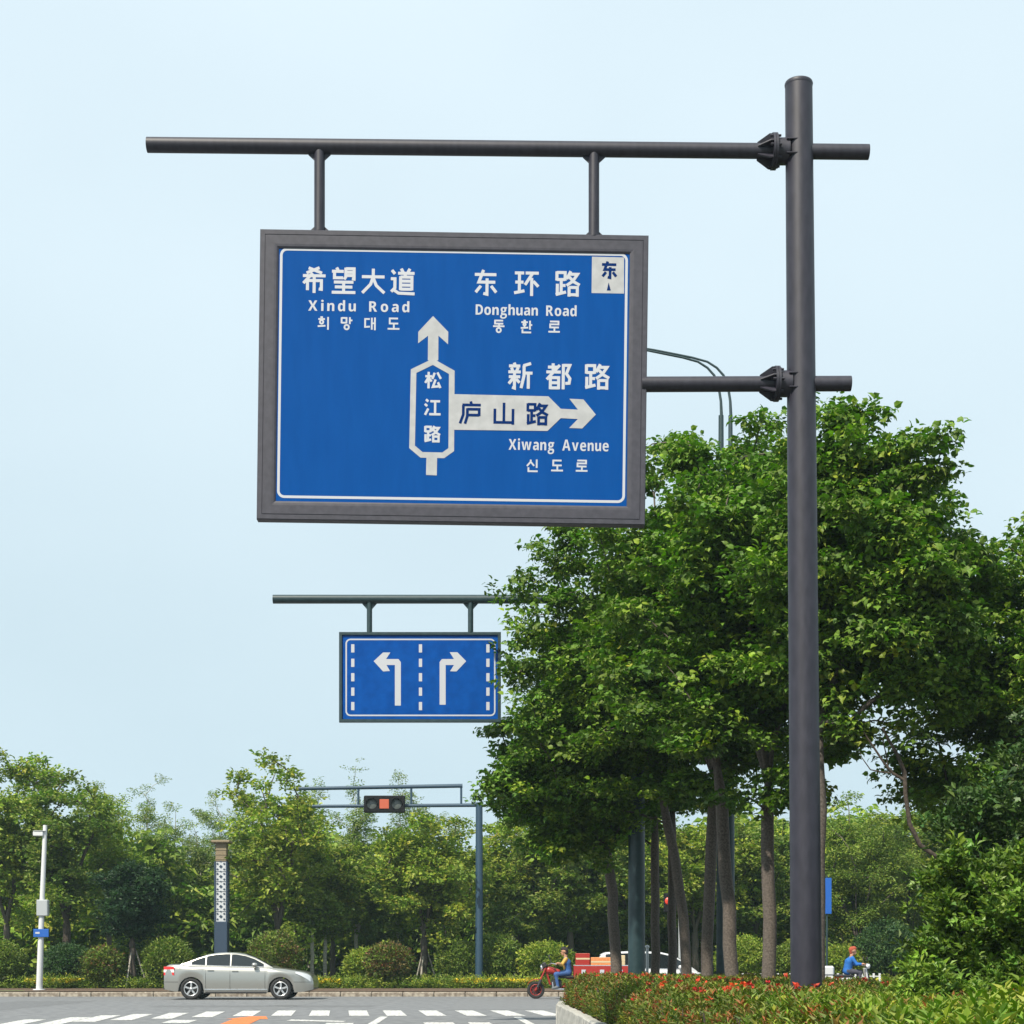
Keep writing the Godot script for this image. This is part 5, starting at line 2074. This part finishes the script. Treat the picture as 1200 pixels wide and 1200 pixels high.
	box(s, Vector3(L * 0.5 - 0.06, along(v.sill, L) + 0.03, 0), Vector3(0.14, 0.07, v.width * 0.74), 0.03)
	obj("front_lip", s, M.trim, o)
	s = begin(false)
	box(s, Vector3(-L * 0.5 + 0.05, along(v.sill, 0) + 0.03, 0), Vector3(0.14, 0.08, v.width * 0.74), 0.03)
	obj("rear_lip", s, M.trim, o)
	for c in v.axles:
		for sg in [1.0, -1.0]:
			wheel(o, Vector3(c - L * 0.5, v.wheel_r, (v.width * 0.5 - 0.115) * sg), v.wheel_r, 0.20, v.get("spokes", 5), v.wheel_r * 0.67, v.get("rim", M.alloy))
	return o


func build_cars() -> void:
	car("silver_sedan", "silver sedan driving past on the cross street in front of the shrubs", Vector3(side(284.0, 48.6), 0.006, -48.6), 0.0, {
		"category": "car", "length": 4.42, "width": 1.76, "height": 1.40, "paint": M.silver, "wheel_r": 0.315, "arch": 0.375, "axles": [0.84, 3.48], "tumble": 0.70,
		"sill": [Vector2(0, 0.30), Vector2(0.35, 0.24), Vector2(1.2, 0.20), Vector2(3.1, 0.20), Vector2(4.1, 0.22), Vector2(4.42, 0.30)],
		"belt": [Vector2(0, 0.86), Vector2(0.05, 0.98), Vector2(0.14, 1.025), Vector2(0.5, 1.03), Vector2(0.9, 1.00), Vector2(2.0, 0.965), Vector2(3.1, 0.945), Vector2(3.5, 0.905), Vector2(3.85, 0.855), Vector2(4.10, 0.81), Vector2(4.27, 0.755), Vector2(4.35, 0.70), Vector2(4.40, 0.62), Vector2(4.42, 0.55)],
		"roof": [Vector2(0.50, 1.04), Vector2(0.72, 1.115), Vector2(1.0, 1.235), Vector2(1.3, 1.335), Vector2(1.55, 1.378), Vector2(1.85, 1.395), Vector2(2.15, 1.385), Vector2(2.42, 1.340), Vector2(2.70, 1.245), Vector2(3.0, 1.085), Vector2(3.24, 0.945)],
		"windows": [[0.84, 1.24], [1.28, 1.97], [2.01, 2.97]], "seams": [1.27, 1.99, 3.02], "handles": [1.42, 2.14], "mirror": 2.72, "headlamp": [3.90, 4.33], "taillamp": [0.72, 0.975, 0.34], "screens": [[0.60, 1.22], [2.40, 3.16]]})
	car("white_van", "small white van behind the island tree trunks", Vector3(side(764.0, 50.6), 0.006, -50.6), 0.0, {
		"category": "van", "length": 3.55, "width": 1.5, "height": 1.44, "paint": M.white_paint, "wheel_r": 0.27, "arch": 0.33, "axles": [0.62, 2.95], "tumble": 0.84, "bright": false,
		"sill": [Vector2(0, 0.26), Vector2(3.55, 0.24)],
		"belt": [Vector2(0, 0.84), Vector2(0.06, 0.89), Vector2(1.5, 0.89), Vector2(2.7, 0.87), Vector2(3.1, 0.80), Vector2(3.40, 0.70), Vector2(3.52, 0.58), Vector2(3.55, 0.48)],
		"roof": [Vector2(0.03, 0.93), Vector2(0.12, 1.32), Vector2(0.3, 1.40), Vector2(1.2, 1.44), Vector2(2.0, 1.41), Vector2(2.35, 1.33), Vector2(2.75, 1.10), Vector2(3.12, 0.82)],
		"windows": [[0.30, 0.98], [1.06, 1.78], [1.86, 2.62]], "seams": [1.02, 1.82, 2.72], "handles": [1.15, 1.95], "mirror": 2.60, "headlamp": [3.10, 3.44], "taillamp": [0.70, 0.95, 0.12], "screens": [[0.06, 0.14], [2.38, 3.02]]})


func build_tricycle() -> void:
	var d := 49.0
	var o := thing("cargo_tricycle", "red motor cargo tricycle carrying boxes, ridden past the hedge island", "tricycle", Vector3(side(628.0, d), 0.006, -d))
	wheel(o, Vector3(0, 0.265, 0), 0.265, 0.10, 10, 0.17, M.red_paint)
	for z in [-0.46, 0.46]:
		wheel(o, Vector3(1.95, 0.265, z), 0.265, 0.13, 10, 0.16, M.trim)
	for z in [-0.085, 0.085]:
		var s := begin(true)
		tube(s, [Vector3(0, 0.265, z), Vector3(0.16, 0.62, z), Vector3(0.30, 0.94, z)], [0.030, 0.026, 0.022], 10)
		obj("fork", s, M.red_paint, o)
		s = begin(true)
		tube(s, [Vector3(0.05, 0.34, z * 1.25), Vector3(0.15, 0.58, z * 1.25)], [0.042], 10)
		obj("shock", s, M.engine, o)
	var s := begin(true)
	var pts := []
	for i in 9:
		var a := deg_to_rad(20.0 + 130.0 * i / 8.0)
		pts.append(Vector3(cos(a) * 0.31 + 0.01, 0.265 + sin(a) * 0.31, 0))
	for i in 8:
		quad(s, pts[i] + Vector3(0, 0, 0.065), pts[i + 1] + Vector3(0, 0, 0.065), pts[i + 1] + Vector3(0, 0.02, 0), pts[i] + Vector3(0, 0.02, 0))
		quad(s, pts[i] + Vector3(0, 0.02, 0), pts[i + 1] + Vector3(0, 0.02, 0), pts[i + 1] - Vector3(0, 0, 0.065), pts[i] - Vector3(0, 0, 0.065))
	obj("mudguard", s, M.red_paint, o)
	s = begin(true)
	tube(s, [Vector3(0.62, 1.04, 0.38), Vector3(0.48, 1.07, 0.22), Vector3(0.34, 1.0, 0.06), Vector3(0.34, 1.0, -0.06), Vector3(0.48, 1.07, -0.22), Vector3(0.62, 1.04, -0.38)], [0.016], 8)
	obj("handlebar", s, M.chrome, o)
	for z in [-0.28, 0.28]:
		s = begin(true)
		tube(s, [Vector3(0.48, 1.07, z * 0.8), Vector3(0.40, 1.24, z * 1.15)], [0.007], 6)
		lathe(s, [Vector2(0, -0.012), Vector2(0.06, -0.01), Vector2(0.06, 0.01), Vector2(0, 0.012)], 12, Transform3D(Basis(Vector3(0, 0, 1), PI / 2), Vector3(0.40, 1.27, z * 1.18)))
		obj("mirror", s, M.trim, o)
	s = begin(true)
	lathe(s, [Vector2(0, 0.09), Vector2(0.06, 0.07), Vector2(0.10, 0.0), Vector2(0.10, -0.02), Vector2(0, -0.025)], 18, Transform3D(Basis(Vector3(0, 0, 1), -PI / 2), Vector3(0.17, 0.93, 0)))
	obj("headlight", s, M.chrome, o)
	s = begin(false)
	box(s, Vector3(0.26, 1.02, 0), Vector3(0.12, 0.16, 0.26), 0.03, Basis(Vector3(0, 0, 1), 0.4))
	obj("dashboard", s, M.trim, o)
	s = begin(true)
	skin_over(s, [[Vector3(0.40, 0.86, 0), Vector3(0.66, 0.80, 0), 0.115, 0.095, Color(1, 1, 1)]], 0.03, 0.02)
	s.generate_normals()
	put("tank", s.commit(), M.red_paint, o)
	s = begin(false)
	box(s, Vector3(0.92, 0.66, 0), Vector3(0.46, 0.09, 0.30), 0.035)
	obj("seat", s, M.trim, o)
	s = begin(true)
	tube(s, [Vector3(0.30, 0.90, 0), Vector3(0.42, 0.45, 0), Vector3(0.75, 0.34, 0), Vector3(1.2, 0.46, 0), Vector3(2.3, 0.46, 0)], [0.035], 8)
	tube(s, [Vector3(0.36, 0.82, 0), Vector3(0.75, 0.68, 0), Vector3(1.15, 0.58, 0)], [0.03], 8)
	obj("frame", s, M.red_paint, o)
	s = begin(false)
	box(s, Vector3(0.62, 0.46, 0), Vector3(0.32, 0.26, 0.24), 0.04)
	for i in 5:
		box(s, Vector3(0.56, 0.58 + i * 0.026, 0), Vector3(0.20, 0.012, 0.24), 0.003)
	obj("engine", s, M.engine, o)
	s = begin(true)
	tube(s, [Vector3(0.50, 0.50, 0.13), Vector3(0.52, 0.30, 0.16), Vector3(1.1, 0.28, 0.20)], [0.025, 0.028, 0.04], 10)
	obj("exhaust", s, M.chrome, o)
	# cargo bed
	var bed := Node3D.new()
	bed.name = "cargo_bed"
	o.add_child(bed)
	s = begin(false)
	box(s, Vector3(1.98, 0.62, 0), Vector3(1.66, 0.05, 1.04), 0.008)
	obj("floor", s, M.red_paint, bed)
	for z in [-0.52, 0.52]:
		s = begin(false)
		box(s, Vector3(1.98, 0.82, z), Vector3(1.66, 0.34, 0.03), 0.008)
		obj("side_board", s, M.red_paint, bed)
		s = begin(true)
		rod(s, Vector3(1.15, 1.0, z), Vector3(2.81, 1.0, z), 0.018, -1, 8)
		obj("rail", s, M.chrome, bed)
		for i in 3:
			s = begin(false)
			box(s, Vector3(1.42 + i * 0.55, 0.82, z * 1.036), Vector3(0.13, 0.12, 0.008), 0.002)
			obj("reflector", s, M.white_film, bed)
	for x in [1.15, 2.81]:
		s = begin(false)
		box(s, Vector3(x, 0.82, 0), Vector3(0.03, 0.34, 1.0), 0.008)
		obj("end_board", s, M.red_paint, bed)
	s = begin(true)
	rod(s, Vector3(1.95, 0.265, -0.46), Vector3(1.95, 0.265, 0.46), 0.035, -1, 8)
	obj("axle", s, M.engine, bed)
	# load
	for q in [[Vector3(1.40, 0.645, 0.18), Vector3(0.42, 0.72, 0.5), M.red_paint, "red box standing upright behind the tricycle rider"], [Vector3(1.98, 0.645, 0.22), Vector3(0.68, 0.60, 0.5), M.orange_card, "long orange carton in the tricycle bed"], [Vector3(2.52, 0.645, 0.15), Vector3(0.30, 0.66, 0.5), M.tan_card, "cream carton at the back end of the tricycle bed"]]:
		s = begin(false)
		var sz: Vector3 = q[1]
		box(s, Vector3(0, sz.y * 0.5, 0), sz, 0.012)
		var b := thing("cargo_box", q[3], "box", o.position + q[0] + Vector3(0, 0.002, 0), 0.0, "boxes on the cargo tricycle")
		obj("carton", s, q[2], b)
		s = begin(false)
		box(s, Vector3(0, sz.y + 0.002, 0), Vector3(sz.x * 1.0, 0.004, 0.07))
		box(s, Vector3(0, sz.y * 0.78, sz.z * 0.5 + 0.002), Vector3(sz.x * 0.98, 0.05, 0.004))
		obj("tape", s, M.tan_card, b)
	var r := thing("person", "rider in a blue vest and jeans with yellow sleeves, astride the red tricycle", "person", o.position)
	person(r, {"hip": Vector3(0.98, 0.79, 0), "chest": Vector3(0.95, 1.09, 0), "neck": Vector3(0.90, 1.26, 0), "head": Vector3(0.86, 1.42, 0), "elbow": Vector3(0.78, 1.02, 0), "hand": Vector3(0.60, 1.07, 0), "reach": 0.33, "knee": Vector3(0.60, 0.74, 0), "ankle": Vector3(0.66, 0.38, 0), "straddle": 0.19},
		{"coat": Color(0.022, 0.085, 0.26), "front": Color(0.42, 0.26, 0.05), "sleeve": Color(0.45, 0.29, 0.06), "skin": Color(0.42, 0.22, 0.13), "legs": Color(0.035, 0.09, 0.24), "shoes": Color(0.12, 0.13, 0.14), "lips": Color(0.30, 0.10, 0.08), "eyes": Color(0.02, 0.015, 0.01), "hair": Color(0.012, 0.010, 0.009)}, Vector3(-1, 0, 0))


func build_scooter() -> void:
	var d := 49.5
	var o := thing("motor_scooter", "white motor scooter ridden beyond the hedge by a person in blue", "scooter", Vector3(side(1000.0, d), 0.006, -d))
	for x in [-0.58, 0.62]:
		wheel(o, Vector3(x, 0.22, 0), 0.22, 0.10, 5, 0.13, M.alloy)
	var s := begin(true)
	skin_over(s, [[Vector3(-0.50, 0.52, 0), Vector3(-0.12, 0.56, 0), 0.13, 0.12, Color(1, 1, 1)], [Vector3(-0.58, 0.48, 0), Vector3(-0.70, 0.56, 0), 0.10, 0.06, Color(1, 1, 1)]], 0.03, 0.05)
	s.generate_normals()
	put("tail_body", s.commit(), M.white_paint, o)
	s = begin(false)
	box(s, Vector3(0.08, 0.27, 0), Vector3(0.62, 0.07, 0.28), 0.03)
	obj("footboard", s, M.trim, o)
	s = begin(false)
	box(s, Vector3(0.40, 0.60, 0), Vector3(0.05, 0.66, 0.36), 0.022, Basis(Vector3(0, 0, 1), 0.16))
	obj("leg_shield", s, M.white_paint, o)
	s = begin(true)
	tube(s, [Vector3(0.62, 0.22, 0), Vector3(0.50, 0.55, 0), Vector3(0.36, 0.98, 0)], [0.035, 0.035, 0.03], 10)
	obj("steering_column", s, M.trim, o)
	s = begin(true)
	tube(s, [Vector3(0.28, 1.02, 0.34), Vector3(0.36, 1.0, 0.1), Vector3(0.36, 1.0, -0.1), Vector3(0.28, 1.02, -0.34)], [0.016], 8)
	obj("handlebar", s, M.chrome, o)
	s = begin(true)
	lathe(s, [Vector2(0, 0.08), Vector2(0.07, 0.05), Vector2(0.085, -0.04), Vector2(0, -0.06)], 16, Transform3D(Basis(Vector3(0, 0, 1), -PI / 2), Vector3(0.44, 0.98, 0)))
	obj("headlight", s, M.headlamp, o)
	for z in [-0.24, 0.24]:
		s = begin(true)
		tube(s, [Vector3(0.33, 1.01, z), Vector3(0.36, 1.19, z * 1.2)], [0.007], 6)
		lathe(s, [Vector2(0, -0.01), Vector2(0.055, -0.008), Vector2(0.055, 0.008), Vector2(0, 0.01)], 12, Transform3D(Basis(Vector3(0, 0, 1), PI / 2), Vector3(0.36, 1.22, z * 1.2)))
		obj("mirror", s, M.trim, o)
	s = begin(false)
	box(s, Vector3(-0.30, 0.69, 0), Vector3(0.62, 0.08, 0.26), 0.03)
	obj("seat", s, M.trim, o)
	s = begin(false)
	box(s, Vector3(-0.78, 0.84, 0), Vector3(0.34, 0.30, 0.36), 0.05)
	obj("top_box", s, M.white_paint, o)
	s = begin(true)
	for i in 8:
		var a := deg_to_rad(25.0 + 130.0 * i / 8.0)
		var b := deg_to_rad(25.0 + 130.0 * (i + 1) / 8.0)
		quad(s, Vector3(0.62 + cos(a) * 0.26, 0.22 + sin(a) * 0.26, 0.06), Vector3(0.62 + cos(b) * 0.26, 0.22 + sin(b) * 0.26, 0.06), Vector3(0.62 + cos(b) * 0.26, 0.22 + sin(b) * 0.26, -0.06), Vector3(0.62 + cos(a) * 0.26, 0.22 + sin(a) * 0.26, -0.06))
	obj("mudguard", s, M.white_paint, o)
	var r := thing("person", "rider in a bright blue jacket with reddish hair on a white scooter", "person", o.position)
	person(r, {"hip": Vector3(-0.20, 0.83, 0), "chest": Vector3(-0.13, 1.12, 0), "neck": Vector3(-0.06, 1.28, 0), "head": Vector3(-0.01, 1.44, 0), "elbow": Vector3(0.06, 1.04, 0), "hand": Vector3(0.30, 1.05, 0), "reach": 0.30, "knee": Vector3(0.20, 0.80, 0), "ankle": Vector3(0.10, 0.40, 0), "straddle": 0.11},
		{"coat": Color(0.010, 0.10, 0.34), "front": Color(0.010, 0.095, 0.32), "sleeve": Color(0.010, 0.105, 0.36), "skin": Color(0.42, 0.22, 0.14), "legs": Color(0.05, 0.05, 0.07), "shoes": Color(0.5, 0.5, 0.5), "lips": Color(0.30, 0.10, 0.08), "eyes": Color(0.02, 0.015, 0.01), "hair": Color(0.30, 0.055, 0.025), "bare": false}, Vector3(1, 0, 0))
